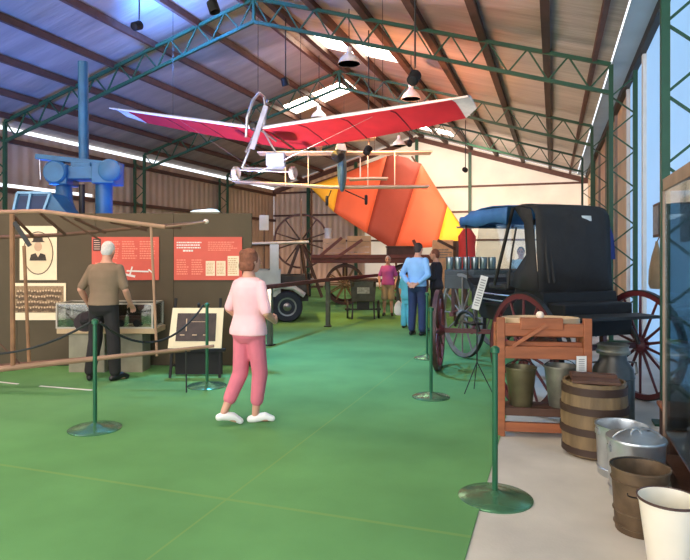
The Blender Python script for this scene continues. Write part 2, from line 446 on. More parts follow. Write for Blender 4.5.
# group photograph
e, W, Hh = panel_thing('group_photograph', 'wide sepia group photograph on cream mount, below the portrait', 'picture', board_rect(14, 283, 67, 320), CREAM)
ph = MB(); ph.box((0, -.014, Hh*.56), (W-.06, .004, Hh*.72)); ph.build('print', SEPIA, e)
for r in range(4):
    hd = MB(); bdm = MB(); jr = random.Random(r)
    for k_ in range(16):
        xx = -W/2+.06+(W-.12)*(k_+.5*(r % 2))/16.0; zz = Hh*.34+r*Hh*.15+jr.uniform(-.01, .01)
        hd.ell((xx, -.018, zz), (.011, .003, .014), 8, 6); bdm.box((xx, -.0175, zz-.035+jr.uniform(-.008, .008)), (.05, .003, .035+jr.random()*.02))
    hd.build('row_of_faces', mat('print pale', (204, 172, 138)), e); bdm.build('row_of_uniforms', mat('sepia uniform', (104, 82, 62), .8, 0, .4, 40), e)
# something pale lying on top of the board
e = empty('paper_plane_model', camloc(205, 8.7, 2.185), RZ, 'pale cloth bundle lying on top of the brown board near its right end', 'cloth')
m = MB(); m.ell((0, 0, .025), (.22, .12, .035), 20, 8); m.ell((.08, 0, .04), (.12, .1, .03), 16, 8); m.build('folded_cloth', PALEW, e, True)
e.name = 'cloth_bundle'

# glass display case
e = empty('display_case', camloc(112, 8.2), RZ, 'glass topped display case on pale pedestals in front of the grey haired man', 'display case')
def cx_(u, d=8.05, u0=112): return (u-u0)/600.0*d
for a, b_ in ((72, 108), (121, 146)):
    MB().box(((cx_(a)+cx_(b_))/2, .05, .27), (cx_(b_)-cx_(a), .34, .54)).build('pedestal', mat('pale grey green board', (150, 140, 118), .7), e, bevel=.006)
MB().box((0, .02, .575), (cx_(160)-cx_(62), .46, .07)).build('base_tray', mat('pale tan timber', (190, 160, 122), .6), e, bevel=.006)
gl = MB(); L_, R_ = cx_(63), cx_(158); z0, z1 = .61, .94
for (cc, ss) in (((0, -.2, (z0+z1)/2), (R_-L_, .006, z1-z0)), ((0, .24, (z0+z1)/2), (R_-L_, .006, z1-z0)), ((L_, .02, (z0+z1)/2), (.006, .44, z1-z0)), ((R_, .02, (z0+z1)/2), (.006, .44, z1-z0)), ((0, .02, z1), (R_-L_, .44, .006))):
    gl.box(cc, ss)
gl.build('glass_box', GLASS, e)
fr = MB()
for xx in (L_, R_):
    for yy in (-.2, .24): fr.bar((xx, yy, z0), (xx, yy, z1), .022)
for zz in (z0+.01, z1):
    for yy in (-.2, .24): fr.bar((L_, yy, zz), (R_, yy, zz), .02)
    for xx in (L_, R_): fr.bar((xx, -.2, zz), (xx, .24, zz), .02)
fr.build('frame', mat('pale frame', (176, 166, 150), .5), e)
for k_, (uu, nm, lb) in enumerate(((130, 'model_wagon', 'small dark model wagon inside the glass case, right half'), (80, 'model_plough', 'small dark model plough inside the glass case, left half'))):
    q = empty(nm, camloc(uu, 8.2, .6105), RZ, lb, 'model')
    mm = MB(); mm.box((0, .03, .09), (.34, .14, .05)); mm.box((0, .03, .13), (.3, .12, .03))
    mm.build('body', WOODD, q, bevel=.004)
    for xx in (-.11, .11):
        for yy in (-.05, .11): MB().lathe([(.05, -.008), (.05, .008)], (xx, yy, .05), 16, 'Y').build('wheel', IRON, q)

# easel with framed photograph
e = empty('easel', camloc(196, 7.75), RZ, 'black easel holding a cream mounted dark photograph, left of the woman in pink', 'easel')
for xx in (-.33, .31): MB().bar((xx, -.02, 0), (xx*.92, .16, 1.02), .03, .03).build('leg', BLACKM, e)
MB().bar((0, .55, 0), (0, .14, .95), .03, .03).build('leg', BLACKM, e)
MB().box((0, .03, .36), (.74, .08, .03)).build('ledge', BLACKM, e)
MB().box((0, .16, .17), (.62, .02, .30)).build('cloth_skirt', BLACK, e)
q = empty('framed_photograph', camloc(196, 7.75, .378), RZ, 'cream mounted dark photograph propped on the black easel', 'picture')
til = (-.17, 0, 0)
mq = MB(); mq.prism([(-.36, 0, 0), (.33, 0, 0), (.345, 0, .52), (-.32, 0, .52)], (0, -.02, 0)); mq.build('mount', CREAM, q, rot=til, loc=(0, .0, .008))
mq = MB(); mq.prism([(-.265, -.021, .09), (.25, -.021, .09), (.255, -.021, .45), (-.25, -.021, .45)], (0, -.004, 0)); mq.build('print', mat('dark print', (58, 42, 38), .6, 0, .5, 9), q, rot=til, loc=(0, 0, .008))
mq = MB()
for xx in (-.18, -.02, .12): mq.box((xx, -.027, .17), (.06, .002, .012))
mq.box((-.13, -.027, .3), (.012, .002, .16)); mq.box((.03, -.027, .34), (.2, .002, .006)); mq.box((.14, -.027, .26), (.006, .002, .16))
mq.build('print_marks', mat('print pale', (204, 172, 138)), q, rot=til, loc=(0, 0, .008))

# timber glider frame in front of the board (camera-left)
e = empty('glider_skeleton', camloc(80, 6.9), RZ, 'open timber frame of poles and struts standing in front of the brown board', 'timber frame')
D = 6.9
def fl(u, v, dd=0.0):      # frame-local point at depth D+dd
    d = D+dd; return Vector(((u-345)/600.0*d-(80-345)/600.0*D, dd, EYE+(252-v)/600.0*d))
MB().tube([fl(-70, 214), fl(40, 211), fl(165, 227)], .024, 8).build('front_beam', POLE, e, True)
MB().tube([fl(-70, 240, .45), fl(60, 235, .45), fl(203, 222, .45)], [.024, .024, .014], 8).build('rear_beam', POLED, e, True)
MB().ell(fl(206, 221.5, .45), (.035, .03, .028), 12, 8).build('beam_tip', PALEW, e, True)
MB().tube([fl(165, 227), fl(185, 225, .25), fl(205, 222, .43)], .014, 8).build('tip_rod', POLE, e, True)
for u, v in ((12, 214), (40, 212), (74, 217), (110, 221), (140, 225)):
    MB().bar(fl(u, v+1), fl(u+20+u*.15, 238-u*.07, .45), .022, .03).build('rib', POLED, e)
MB().bar(fl(14, 222), fl(30, 246, .05), .035, .045).build('bracket', IRON, e)
MB().bar(fl(60, 216, .1), fl(100, 240, .42), .02, .02).build('strut', POLED, e)
for (u, v0, u2, v1, r) in ((12, 214, 13, 366, .028), (24, 246, 29, 362, .02), (151, 226, 157, 356, .016)):
    MB().tube([fl(u, v0), fl(u2, v1)], r, 8).build('upright', POLE if r < .02 else mat('old brown timber', (140, 98, 66), .7, 0, .2), e, True)
MB().tube([fl(-90, 383), fl(0, 369), fl(214, 346)], [.04, .036, .018], 8).build('lower_beam', mat('weathered brown timber', (140, 108, 84), .7, 0, .22, 3), e, True)
MB().tube([fl(-90, 376, .3), fl(10, 366, .3), fl(190, 350, .3)], [.035, .035, .02], 8).build('lower_beam', POLED, e, True)
MB().tube([fl(-14, 330, .1), fl(20, 364, .1)], .01, 6).build('stay', POLED, e, True)
p = fl(-60, 381, .15); MB().bar((p.x, .15, 0), (p.x, .15, p.z-.01), .05, .05).build('trestle_leg', POLED, e)
MB().bar((p.x, -.03, p.z-.035), (p.x, .33, p.z-.035), .04, .04).build('trestle_head', POLED, e)
MB().box((p.x, .15, .02), (.08, .4, .04)).build('trestle_foot', POLED, e)
p = fl(186, 349, .0); MB().tube([(p.x, .02, 0), (p.x, .0, p.z)], .009, 6).build('prop_rod', IRON, e, True)
for u0, v0, u1, v1 in ((-4, 382.5, 18, 385), (40, 387, 92, 391.2)):  # slivers of light on the carpet, painted as thin white bars
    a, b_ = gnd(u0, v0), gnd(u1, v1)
    o = MB().bar((a[0], a[1], .0125), (b_[0], b_[1], .0125), .035, .003).build('light_sliver', WHITE)
    tag(o, 'white strip of painted light on the carpet, %s' % ('cut by the left edge of the photo' if u0 < 0 else 'the longer one, below the grey haired man'), 'painted light', 'painted light slivers on the carpet')

# ------------------------------------------------------------------ stanchions with ropes
def stanchion(u, v, label, h=1.0, r=.235):
    x, y = gnd(u, v)
    e = empty('stanchion', (x, y, .01 if x < -.44 else 0), 0, label, 'stanchion', 'rope barrier stanchions')
    MB().lathe([(r, 0), (r, .008), (r*.92, .018), (r*.5, .035), (.04, .05), (.022, .06)], seg=40).build('base', DISC, e, True)
    MB().lathe([(.019, .045), (.019, h-.02)], seg=14).build('post', STAN, e, True)
    MB().lathe([(.0195, h-.04), (.03, h-.035), (.03, h-.005), (.012, h+.008)], seg=14).build('cap', STAN, e, True)
    return e
s1 = stanchion(95, 430, 'green rope stanchion standing in front of the grey haired man')
s2 = stanchion(207, 387, 'green rope stanchion in front of the easel')
s3 = stanchion(431, 398, 'slim green stanchion on the carpet left of the maroon carriage wheel', r=.21)
s4 = stanchion(427, 359, 'farthest green stanchion, near the man in the blue shirt', r=.2)
s5 = stanchion(495, 498, 'nearest green stanchion, at the carpet edge beside the concrete', r=.245)
def rope(a, b_, sag, label):
    a, b_ = Vector(a), Vector(b_); P_ = []
    for i in range(17):
        t = i/16; p = a.lerp(b_, t); p.z -= sag*4*t*(1-t); P_.append(p)
    o = MB().tube(P_, .012, 6).build('barrier_rope', ROPE, None, True); tag(o, label, 'rope', 'barrier ropes'); return o
def top(s): return Vector(s.location)+Vector((0, 0, .975))
rope(top(s1)+Vector((.05, .01, 0)), top(s2)+Vector((-.05, -.0, 0)), .30, 'dark rope sagging between the two green stanchions on the left')
lf = Vector((*at(-120, 6.6), .985))
rope(top(s1)+Vector((-.05, 0, 0)), lf, .38, 'dark rope running off the left edge from the stanchion by the grey haired man')

# timber rail barrier in the middle
A, B_, D_ = Vector((*gnd(270, 346), 0)), Vector((*gnd(328, 327), 0)), Vector((*gnd(398, 310), 0))
e = empty('barrier_rail', B_, 0, 'dark red timber rail on grey posts in front of the old truck', 'railing')
for p in (A, B_, D_):
    q = p-B_; MB().bar((q.x, q.y, 0.01), (q.x, q.y, 1.0), .085, .085).build('post', mat('grey green post', (92, 96, 84), .7), e, bevel=.005)
    MB().box((q.x, q.y, .02), (.14, .14, .02)).build('foot_plate', IRON, e)
ex = (A-B_).normalized()*.45
MB().bar((A-B_)+ex+Vector((0, 0, 1.03)), Vector((0, 0, 1.03)), .1, .07).build('rail', MAROON, e)
MB().bar(Vector((0, 0, 1.03)), (D_-B_)+Vector((0, 0, 1.03)), .1, .07).build('rail', MAROON, e)

# ------------------------------------------------------------------ wheels
def wheel(parent, loc, rz, R, w, ns, m_rim, m_sp, name='wheel', tyre=None, rim=.06, hub=.09):
    mb = MB(); mb.lathe([(R-rim, -w/2), (R, -w/2), (R, w/2), (R-rim, w/2), (R-rim, -w/2)], seg=44, axis='X', cap=False)
    o = mb.build(name, m_rim, parent, True, loc=loc, rot=(0, 0, rz))
    t = MB(); t.lathe([(R-.006, -w/2-.002), (R+.006, -w/2-.002), (R+.006, w/2+.002), (R-.006, w/2+.002), (R-.006, -w/2-.002)], seg=44, axis='X', cap=False); t.build('iron_tyre', tyre or IRON, o, True)
    hb = MB(); hb.lathe([(hub*.55, -w*1.6), (hub*.7, -w*1.2), (hub, -w*.6), (hub, w*.6), (hub*.7, w*1.2), (hub*.55, w*1.6)], seg=18, axis='X'); hb.build('hub', m_sp, o, True)
    sp = MB().tube([(0, 0, hub*.8), (0, 0, (R-rim)*.5), (0, 0, R-rim+.005)], [w*.36, w*.30, w*.26], 8)
    me = sp.mesh('spoke', m_sp, True)
    for i in range(ns):
        q = bpy.data.objects.new('spoke', me); C.objects.link(q); q.parent = o; q.rotation_euler = (2*PI*i/ns, 0, 0)
    return o

# ------------------------------------------------------------------ black covered carriage
HD = math.radians(18)
car = empty('covered_carriage', camloc(345+2.55/6.4*600, 6.4), T+HD, 'black hooded horse carriage with maroon wheels and blue front canopy, by the right wall', 'carriage')
cb = MB()
for x_, rz_ in ((-.75, 0), (.75, 0)):
    wheel(car, (x_, 0, .606), rz_, .60, .05, 14, MAROON, MAROON)
fa = math.radians(-34)
fx, fy = math.cos(fa), math.sin(fa)
FY = 1.75
for s_ in (-1, 1):
    wheel(car, (s_*.75*fx, FY+s_*.75*fy, .556), fa, .55, .055, 12, MAROON, MAROON, tyre=MAROOND)
MB().bar((-.75, 0, .606), (.75, 0, .606), .05, .06).build('rear_axle', MAROOND, car)
MB().bar((-.75*fx, FY-.75*fy, .556), (.75*fx, FY+.75*fy, .556), .05, .06).build('front_axle', MAROON, car)
MB().bar((0, 0, .58), (0, FY, .6), .06, .08).build('perch', MAROOND, car)
for x_ in (-.42, .42):
    MB().tube(arc((x_, .0, .56), .34, math.radians(20), math.radians(160), 10), .022, 6).build('spring', IRON, car, True)
    MB().tube(arc((x_, FY, .5), .34, math.radians(20), math.radians(160), 10), .022, 6).build('spring', IRON, car, True)
bdy = MB()
side = [(.0, .93), (.06, 1.20), (.55, 1.26), (.60, 1.02), (1.15, .98), (1.62, 1.30), (1.66, 1.28), (1.30, .82), (.6, .80)]
bdy.prism([(-.48, y, z) for y, z in side], (.96, 0, 0)); bdy.build('body', BLACKM, car, bevel=.012)
MB().box((0, .22, .93), (.86, .9, .34)).build('boot', BLACKM, car, bevel=.02)
MB().box((0, -.42, .98), (.9, .3, .03)).build('luggage_rack', IRON, car)
MB().box((0, 1.0, 1.0), (1.0, .5, .03)).build('footboard', BLACKM, car)
MB().box((0, .55, 1.33), (.9, .5, .14)).build('seat_cushion', BLACK, car, bevel=.03)
MB().box((0, .98, 1.22), (.9, .4, .08)).build('driver_seat', BLACK, car, bevel=.03)
# hood: rear curtain, roof, side quarters (cloth with real thickness)
W2 = .48
def sheet(rows, th, name, m_, parent, smooth=True):
    # rows: grid of points; becomes a thin solid
    mb = MB(); nr, nc = len(rows), len(rows[0])
    mb.add([p for r in rows for p in r], [(i*nc+j, i*nc+j+1, (i+1)*nc+j+1, (i+1)*nc+j) for i in range(nr-1) for j in range(nc-1)])
    o = mb.build(name, m_, parent, smooth)
    md = o.modifiers.new('thickness', 'SOLIDIFY'); md.thickness = th; md.offset = 0
    return o
def hoodprof(i, n):                 # profile of the cloth from the bottom rear up and forward
    P_ = [(.12, 1.18), (.14, 1.6), (.17, 1.95), (.19, 2.07), (.25, 2.14), (.40, 2.16), (.48, 2.17), (.56, 2.17)]
    return P_
rows = []
for (y, z) in hoodprof(0, 0):
    r = []
    for j in range(13):
        x_ = -W2+2*W2*j/12; edge = abs(x_/W2)
        dz = -.03*max(0, edge-.8)/.2 if z > 2.0 else 0
        r.append((x_, y+.012*math.sin(x_*14+z*5)-.03*(1-edge**2)*(1 if z < 2 else 0), z+dz))
    rows.append(r)
hood = sheet(rows, .012, 'hood', BLACK, car)
for s_ in (-1, 1):
    q = [[(s_*W2, .12, 1.20), (s_*(W2+.03), .40, 1.22), (s_*W2, .66, 1.24)],
         [(s_*W2, .15, 1.42), (s_*(W2+.03), .34, 1.42), (s_*W2, .56, 1.40)],
         [(s_*W2, .17, 1.58), (s_*(W2+.02), .26, 1.60), (s_*W2, .34, 1.60)],
         [(s_*W2, .22, 1.95), (s_*(W2+.01), .30, 1.95), (s_*W2, .38, 1.95)],
         [(s_*W2, .26, 2.10), (s_*W2, .42, 2.13), (s_*W2, .58, 2.14)]]
    sheet(q, .012, 'side_curtain', BLACK, car)
    MB().tube([(s_*.5, .95, 1.24), (s_*.49, .58, 2.13)], .022, 6).build('hood_bow', IRON, car, True)
    MB().tube([(s_*.53, .62, 1.22), (s_*.53, .55, 1.6), (s_*.53, .46, 1.9)], .012, 6).build('hood_iron', IRON, car, True)
MB().box((.16, .155, 2.0), (.13, .012, .06), (-.12, 0, 0)).build('rear_window', mat('window celluloid', (206, 206, 196), .3), hood, bevel=.008)
for xx in (-.30, -.36):
    MB().tube([(xx, .10, 1.3), (xx-.02, .125, 1.6), (xx, .17, 1.95)], .018, 6).build('curtain_fold', BLACK, hood, True)
# blue canopy over the driver with scalloped valance
rows = []
for k_, (y, z) in enumerate(((.56, 2.17), (.9, 2.185), (1.15, 2.175), (1.4, 2.14), (1.62, 2.08), (1.66, 2.05), (1.67, 1.96))):
    rows.append([(-.56+1.12*j/12, y, z-.03*abs(-.56+1.12*j/12)+(.012*math.sin(j*2.2) if k_ > 4 else 0)) for j in range(13)])
cano = sheet(rows, .012, 'canopy', CANOPY, car)
for s_ in (-1, 1):
    q = [[(s_*.56, y, 2.14-(.06 if y > 1.5 else 0)), (s_*.575, y, 2.06), (s_*.57+.008*math.sin(y*30), y, 1.96+.02*math.sin(y*9))] for y in (.58, .7, .82, .95, 1.1, 1.25, 1.4, 1.52, 1.66)]
    sheet(q, .01, 'valance', CANOPY, cano)
    MB().tube([(s_*.5, 1.58, 1.26), (s_*.52, 1.6, 2.06)], .012, 6).build('canopy_post', IRON, car, True)
MB().tube([(-.62, 1.66, 1.95), (.62, 1.66, 1.95)], .012, 6).build('canopy_rail', ALU, car, True)
q = MB(); q.box((-.0, 1.45, 1.66), (.9, .01, .66), (.2, 0, 0)); q.build('windscreen', GLASS, car)
for s_ in (-1, 1):
    lamp = MB().lathe([(.05, 0), (.055, .02), (.055, .14), (.03, .17), (.03, .2)], (s_*.60, 1.2, 1.02), 14).build('lamp', BLACKM, car, True)
    MB().lathe([(.04, 0), (.04, .012)], (s_*.60, 1.135, 1.09), 14, 'Y').build('lamp_glass', ALU, lamp, True)
MB().tube([(-.5, .9, 1.12), (-.72, .95, 1.12), (-.78, .95, .8)], .012, 6).build('step_iron', IRON, car, True)
MB().box((-.78, .95, .79), (.16, .22, .02)).build('step_plate', IRON, car)
for zz in (1.06, 1.13): MB().tube([(-.5, .62, zz), (-.53, .9, zz), (-.5, 1.2, zz)], .009, 6).build('rein_rail', ALU, car, True)
for s_ in (-1, 1):
    a = Vector((s_*.3*fx, FY+s_*.3*fy, .54)); d_ = Vector((-fy, fx, 0))
    MB().tube([a, a+d_*.4+Vector((0, 0, .02)), a+d_*.75+Vector((0, 0, .06))], [.03, .026, .02], 8).build('shaft_stub', MAROON, car, True)

# sign card on thin wire stand in front of the carriage
x_, y_ = gnd(477, 393)
e = empty('card_stand', (x_, y_, .01 if x_ < -.45 else 0), T, 'tilted white card on a thin wire tripod in front of the carriage', 'sign stand')
for a in (90, 215, 325):
    MB().tube([(.20*math.cos(math.radians(a)), .16*math.sin(math.radians(a)), 0), (0, 0, .35)], .006, 6).build('leg', IRON, e, True)
MB().tube([(0, 0, .34), (0, .0, .98)], .008, 6).build('rod', IRON, e, True)
MB().box((.03, -.012, 1.15), (.085, .01, .40), (0, .28, 0)).build('card', WHITE, e)
mb = MB()
for k_ in range(12): mb.box((.0+.03, -.018, 1.0+.026*k_+.0), (.05, .002, .008), (0, .28, 0))
for i in range(0): pass
mb = MB()
R_ = Euler((0, .28, 0)).to_matrix()
for k_ in range(11):
    p = R_ @ Vector((0, 0, -.15+.03*k_)); mb.box((p.x+.03, -.018, 1.15+p.z), (.055, .002, .01), (0, .28, 0))
mb.build('text_lines', mat('grey print', (140, 136, 130)), e)

# ------------------------------------------------------------------ weathered cart carrying glass jars (behind)
crt = empty('jar_cart', camloc(482, 9.5), T-math.radians(12), 'dark open cart with tall grey wheels carrying glass jars, behind the black carriage', 'cart')
GB = mat('blue grey cart paint', (60, 66, 70), .55, 0, .2)
for s_ in (-1, 1):
    wheel(crt, (-.30 if s_ < 0 else .2, -.30 if s_ < 0 else .9, .66), math.radians(30), .65, .05, 12, GREYW, GREYW)
MB().box((.05, .25, 1.3), (1.25, .9, .1)).build('bed', GB, crt, bevel=.01)
MB().box((.05, -.22, 1.16), (1.25, .05, .2)).build('side_board', GB, crt)
MB().box((.2, .2, .95), (.5, .5, .6)).build('under_box', BLACKM, crt, bevel=.01)
MB().bar((-.47, -.3, .66), (-.23, .95, .66), .06, .06).build('axle', MAROON, crt)
for xx in (-.45, .55):
    for yy in (-.1, .6): MB().bar((xx, yy, 1.26), (xx, yy, .0 if xx > 0 else .66), .05, .05).build('prop', MAROOND, crt)
JG = glass('jar glass', (200, 214, 216), .28, .3)
jprof = [(.05, 0), (.058, .01), (.062, .17), (.06, .19), (.064, .195), (.062, .2), (.056, .19), (.056, .17), (.052, .015), (.001, .012)]
me_j = MB().lathe(jprof, seg=16).mesh('jar', JG, True)
rel = ('leftmost, at the end of the row', 'second from the left', 'third from the left', 'fourth from the left', 'fifth from the left', 'at the right end of the row')
for k_ in range(6):
    p = Matrix.Rotation(crt.rotation_euler.z, 3, 'Z') @ Vector((-.50+.13*k_, -.1+.03*(k_ % 2), 1.351)) + Vector(crt.location)
    e = empty('glass_jar', p, 0, 'glass jar on the dark cart, '+rel[k_], 'jar', 'glass jars on the dark cart')
    for nm, me in (('body', me_j),):
        q = bpy.data.objects.new(nm, me); C.objects.link(q); q.parent = e

# ------------------------------------------------------------------ right foreground things
def lathe_thing(name, u, v, label, cat, prof, m_, part='body', seg=36, group=None, base=None):
    x_, y_ = gnd(u, v) if base is None else base[:2]
    e = empty(name, (x_, y_, base[2] if base and len(base) > 2 else 0), T, label, cat, group)
    b_ = MB().lathe(prof, seg=seg).build(part, m_, e, True)
    return e, b_
def pail(r0, r1, h, t=.008):
    return [(r0*.98, 0), (r0, .004), (r1, h-.01), (r1+.008, h-.006), (r1+.008, h+.006), (r1-t+.004, h+.004), (r1-t, h-.015), (r0-t, .02), (.001, .018)]
# white enamel bucket
e, b_ = lathe_thing('enamel_bucket', 668, 0, 'white enamel bucket with dark rim, nearest thing at the lower right', 'bucket', pail(.095, .142, .37), ENAM, base=cw(.540*3.06, 3.06))
MB().lathe([(.147, .365), (.153, .370), (.153, .378), (.147, .381), (.143, .372)], seg=40, cap=False).build('rim', mat('chipped dark rim', (74, 52, 44), .5), b_, True)
MB().tube([(.15*math.cos(t), .15*math.sin(t)*.35+.13, .345-.05*math.sin(t)) for t in [PI*i/14 for i in range(15)]], .004, 6).build('bail_handle', IRON, e, True)
# rusty bucket
e, b_ = lathe_thing('rusty_bucket', 641, 0, 'rusty brown tin bucket behind the white enamel bucket', 'bucket', pail(.135, .158, .37), RUST, base=cw((640-345)/600*3.52, 3.52))
for z in (.04, .12, .30): MB().lathe([(.134+z*.063, z-.006), (.143+z*.063, z), (.134+z*.063, z+.006)], seg=36, cap=False).build('band', RUST, e, True)
MB().tube([(.16*math.cos(t), .155*math.sin(t), .372+.0*t) for t in [PI*i/16+PI*.0 for i in range(17)]], .005, 6).build('bail_handle', IRON, e, True)
# galvanised bins
def bin_(u, d, label, lid):
    x_, y_ = cw((u-345)/600*d, d)
    prof = pail(.165, .18, .36) if not lid else [(.16, 0), (.165, .004), (.18, .37), (.183, .38), (.001, .381)]
    e, b_ = lathe_thing('galvanised_bin', 0, 0, label, 'bin', prof, GALV, base=(x_, y_), group='galvanised bins')
    MB().lathe([(.167, .05), (.175, .056), (.168, .062)], seg=36, cap=False).build('band', GALV, b_, True)
    if lid:
        l = MB().lathe([(.188, .372), (.19, .38), (.186, .392), (.12, .404), (.05, .41), (.001, .411)], seg=36).build('lid', GALV, e, True)
        MB().tube(arc((0, 0, .41), .035, 0, PI, 8, 'XZ'), .007, 6).build('lid_knob', GALV, l, True)
        MB().tube([(.192*math.cos(t), -.02, .33+.13*math.sin(t)) for t in [PI*i/16 for i in range(17)]], .005, 6).build('bail_handle', ALU, e, True)
    for s_ in (-1, 1): MB().box((s_*.178, 0, .32), (.02, .05, .04)).build('lug', GALV, b_)
    return e
bin_(636, 4.02, 'galvanised bin with a lid and wire bail, behind the rusty bucket', True)
bin_(622, 4.40, 'open galvanised bin half hidden behind the lidded one', False)
# coopered barrel
bx_, by_ = cw((594-345)/600*4.88, 4.88)
e = empty('barrel', (bx_, by_, 0), T, 'wooden coopered barrel with dark hoops, left of the galvanised bins', 'barrel')
prof = [(.215, 0), (.24, .02), (.253, .18), (.258, .30), (.253, .44), (.24, .59), (.222, .59), (.23, .56), (.001, .555)]
mb = MB(); seg = 60; rings = []
for r, z in prof:
    rings.append([Vector(((r-(.005 if k_ % 3 == 0 and r > .2 else 0))*math.cos(2*PI*k_/seg), (r-(.005 if k_ % 3 == 0 and r > .2 else 0))*math.sin(2*PI*k_/seg), z)) for k_ in range(seg)])
mb.loft(rings); mb.build('staves', STAVE, e, True)
for z, w_ in ((.055, .05), (.215, .055), (.38, .055), (.53, .06)):
    r = .2405+.021*math.sin(PI*min(1, max(0, z/.59)))
    MB().lathe([(r-.01, z-w_/2), (r+.004, z-w_/2), (r+.004, z+w_/2), (r-.01, z+w_/2), (r-.01, z-w_/2)], seg=44, cap=False).build('hoop', mat('rusted hoop', (66, 48, 38), .6, .3), e, True)
e = empty('plank_lid', (bx_, by_, .5915), T-.3, 'dark board lying across the top of the wooden barrel', 'board')
MB().box((0, 0, .012), (.36, .40, .024)).build('board', WOODD, e, bevel=.005)
MB().box((0, 0, .036), (.34, .04, .024)).build('batten', WOODD, e)
# milk churn
cx0, cy0 = cw((613-345)/600*5.75, 5.75)
e, b_ = lathe_thing('milk_churn', 0, 0, 'tall dark metal milk churn behind the barrel', 'milk churn', [(.17, 0), (.185, .01), (.19, .03), (.19, .46), (.18, .52), (.125, .60), (.12, .66), (.125, .67)], CHURN, base=(cx0, cy0))
l = MB().lathe([(.122, .655), (.15, .66), (.155, .685), (.14, .70), (.14, .735), (.148, .745), (.14, .75), (.05, .738), (.001, .736)], seg=36).build('lid', TIN, e, True)
for s_ in (-1, 1): MB().tube([(s_*.13, 0, .58), (s_*.22, 0, .57), (s_*.23, 0, .47), (s_*.185, 0, .45)], .011, 6).build('handle', CHURN, e, True)
for z in (.03, .44): MB().lathe([(.188, z-.015), (.196, z), (.188, z+.015)], seg=36, cap=False).build('band', CHURN, b_, True)

# timber wash stand with tray and mangle board
e = empty('wash_stand', cw((500-345)/600*5.38, 5.38)+(0,), T-math.radians(8), 'orange brown timber wash stand with slatted rails, in front of the carriage', 'stand')
xa, xb = 0.0, .735
for xx in (xa, xb):
    for yy in (-.05, .19): MB().box((xx, yy, .525 if yy < 0 else .49), (.07, .06, 1.05 if yy < 0 else .98)).build('leg', WOOD, e, bevel=.006)
    MB().box((xx, .07, .86), (.05, .22, .08)).build('end_rail', WOOD, e); MB().box((xx, .07, .24), (.05, .22, .06)).build('end_rail', WOOD, e)
for z, h_, yy, m_ in ((.945, .11, -.05, WOOD), (.745, .11, -.05, WOOD), (.81, .05, .0, WOOD), (.22, .07, -.05, WOODD), (.085, .08, -.05, WOOD), (.9, .1, .19, WOOD), (.22, .06, .19, WOODD)):
    MB().box(((xa+xb)/2, yy, z), (xb-xa-.07, .045, h_)).build('rail', m_, e, bevel=.005)
for yy in (.0, .07, .14): MB().box(((xa+xb)/2, yy, .24), (xb-xa-.02, .06, .02)).build('shelf_slat', WOODD, e)
mb = MB()
ov = [(((xa+xb)/2+.345*math.cos(t)), .12+.165*math.sin(t)) for t in [2*PI*i/40 for i in range(40)]]
rings = []
for sc, z in ((.93, .955), (1, .965), (1.0, 1.035), (.97, 1.04), (.95, 1.03), (.93, .985), (.02, .98)):
    rings.append([Vector(((x_-(xa+xb)/2)*sc+(xa+xb)/2, (y_-.12)*sc+.12, z)) for x_, y_ in ov])
mb.loft(rings); mb.build('oval_tray', mat('pale worn timber', (196, 166, 128), .6, 0, .15), e, True)
MB().box(((xa+xb)/2-.02, -.055, 1.0), (.36, .07, .10)).build('mangle_block', WOOD, e, bevel=.006)
MB().bar(((xa+xb)/2-.27, -.085, .80), ((xa+xb)/2+.02, -.10, 1.0), .02, .03).build('lever', WOOD, e)
MB().ell(((xa+xb)/2-.03, -.05, 1.075), (.035, .035, .035), 14, 8).build('knob', PALEW, e, True)
ws = e
def hang_bucket(u, label, m_, r0, r1, h):
    loc = ws.rotation_euler.to_matrix() @ Vector(((u-500)/600*5.45, .07, .2505))+Vector(ws.location)
    e, b_ = lathe_thing('tin_bucket', 0, 0, label, 'bucket', pail(r0, r1, h), m_, base=loc, group='tin buckets on the wash stand shelf')
    MB().tube([(r1*1.02*math.cos(t), .02, h*.96+.07*math.sin(t)) for t in [PI*i/14 for i in range(15)]], .004, 6).build('bail_handle', IRON, e, True)
hang_bucket(521, 'olive grey tin bucket on the wash stand shelf, the left one', mat('olive tin', (112, 104, 76), .4, .6, .25), .10, .135, .34)
hang_bucket(559, 'dull grey tin bucket on the wash stand shelf, the right one', TIN, .10, .14, .36)
p = ws.rotation_euler.to_matrix() @ Vector((.675, -.094, .58))+Vector(ws.location)
e = empty('price_card', (p.x, p.y, p.z), T, 'small white label card hanging on the right end of the wash stand', 'card')
MB().box((0, -.004, .075), (.085, .006, .15)).build('card', WHITE, e)
mb = MB()
for k_ in range(6): mb.box((0, -.008, .03+.018*k_), (.05, .002, .007))
mb.build('text_lines', mat('grey print', (140, 136, 130)), e)

# glass display cabinet at the right edge
e = empty('glass_cabinet', (1.045, 4.35, 0), 0, 'tall glass sided display cabinet with timber base at the right edge', 'cabinet')
X0, X1, Y0, Y1 = -.27, .28, -.75, .68
MB().box(((X0+X1)/2, (Y0+Y1)/2, .06), (X1-X0, Y1-Y0, .12)).build('plinth', WOODD, e, bevel=.008)
MB().box(((X0+X1)/2, (Y0+Y1)/2, .29), (X1-X0-.04, Y1-Y0-.04, .03)).build('floor_board', WOOD, e)
for xx in (X0+.013, X1-.013):
    for yy in (Y0+.013, Y1-.013): MB().box((xx, yy, 1.14), (.026, .026, 2.04)).build('corner_post', mat('grey brown timber', (150, 124, 104), .6), e, bevel=.003)
for xx in (X0+.02, X1-.02): MB().box((xx, (Y0+Y1)/2, 2.13), (.04, Y1-Y0, .09)).build('top_rail', mat('grey brown timber', (150, 124, 104), .6), e, bevel=.004)
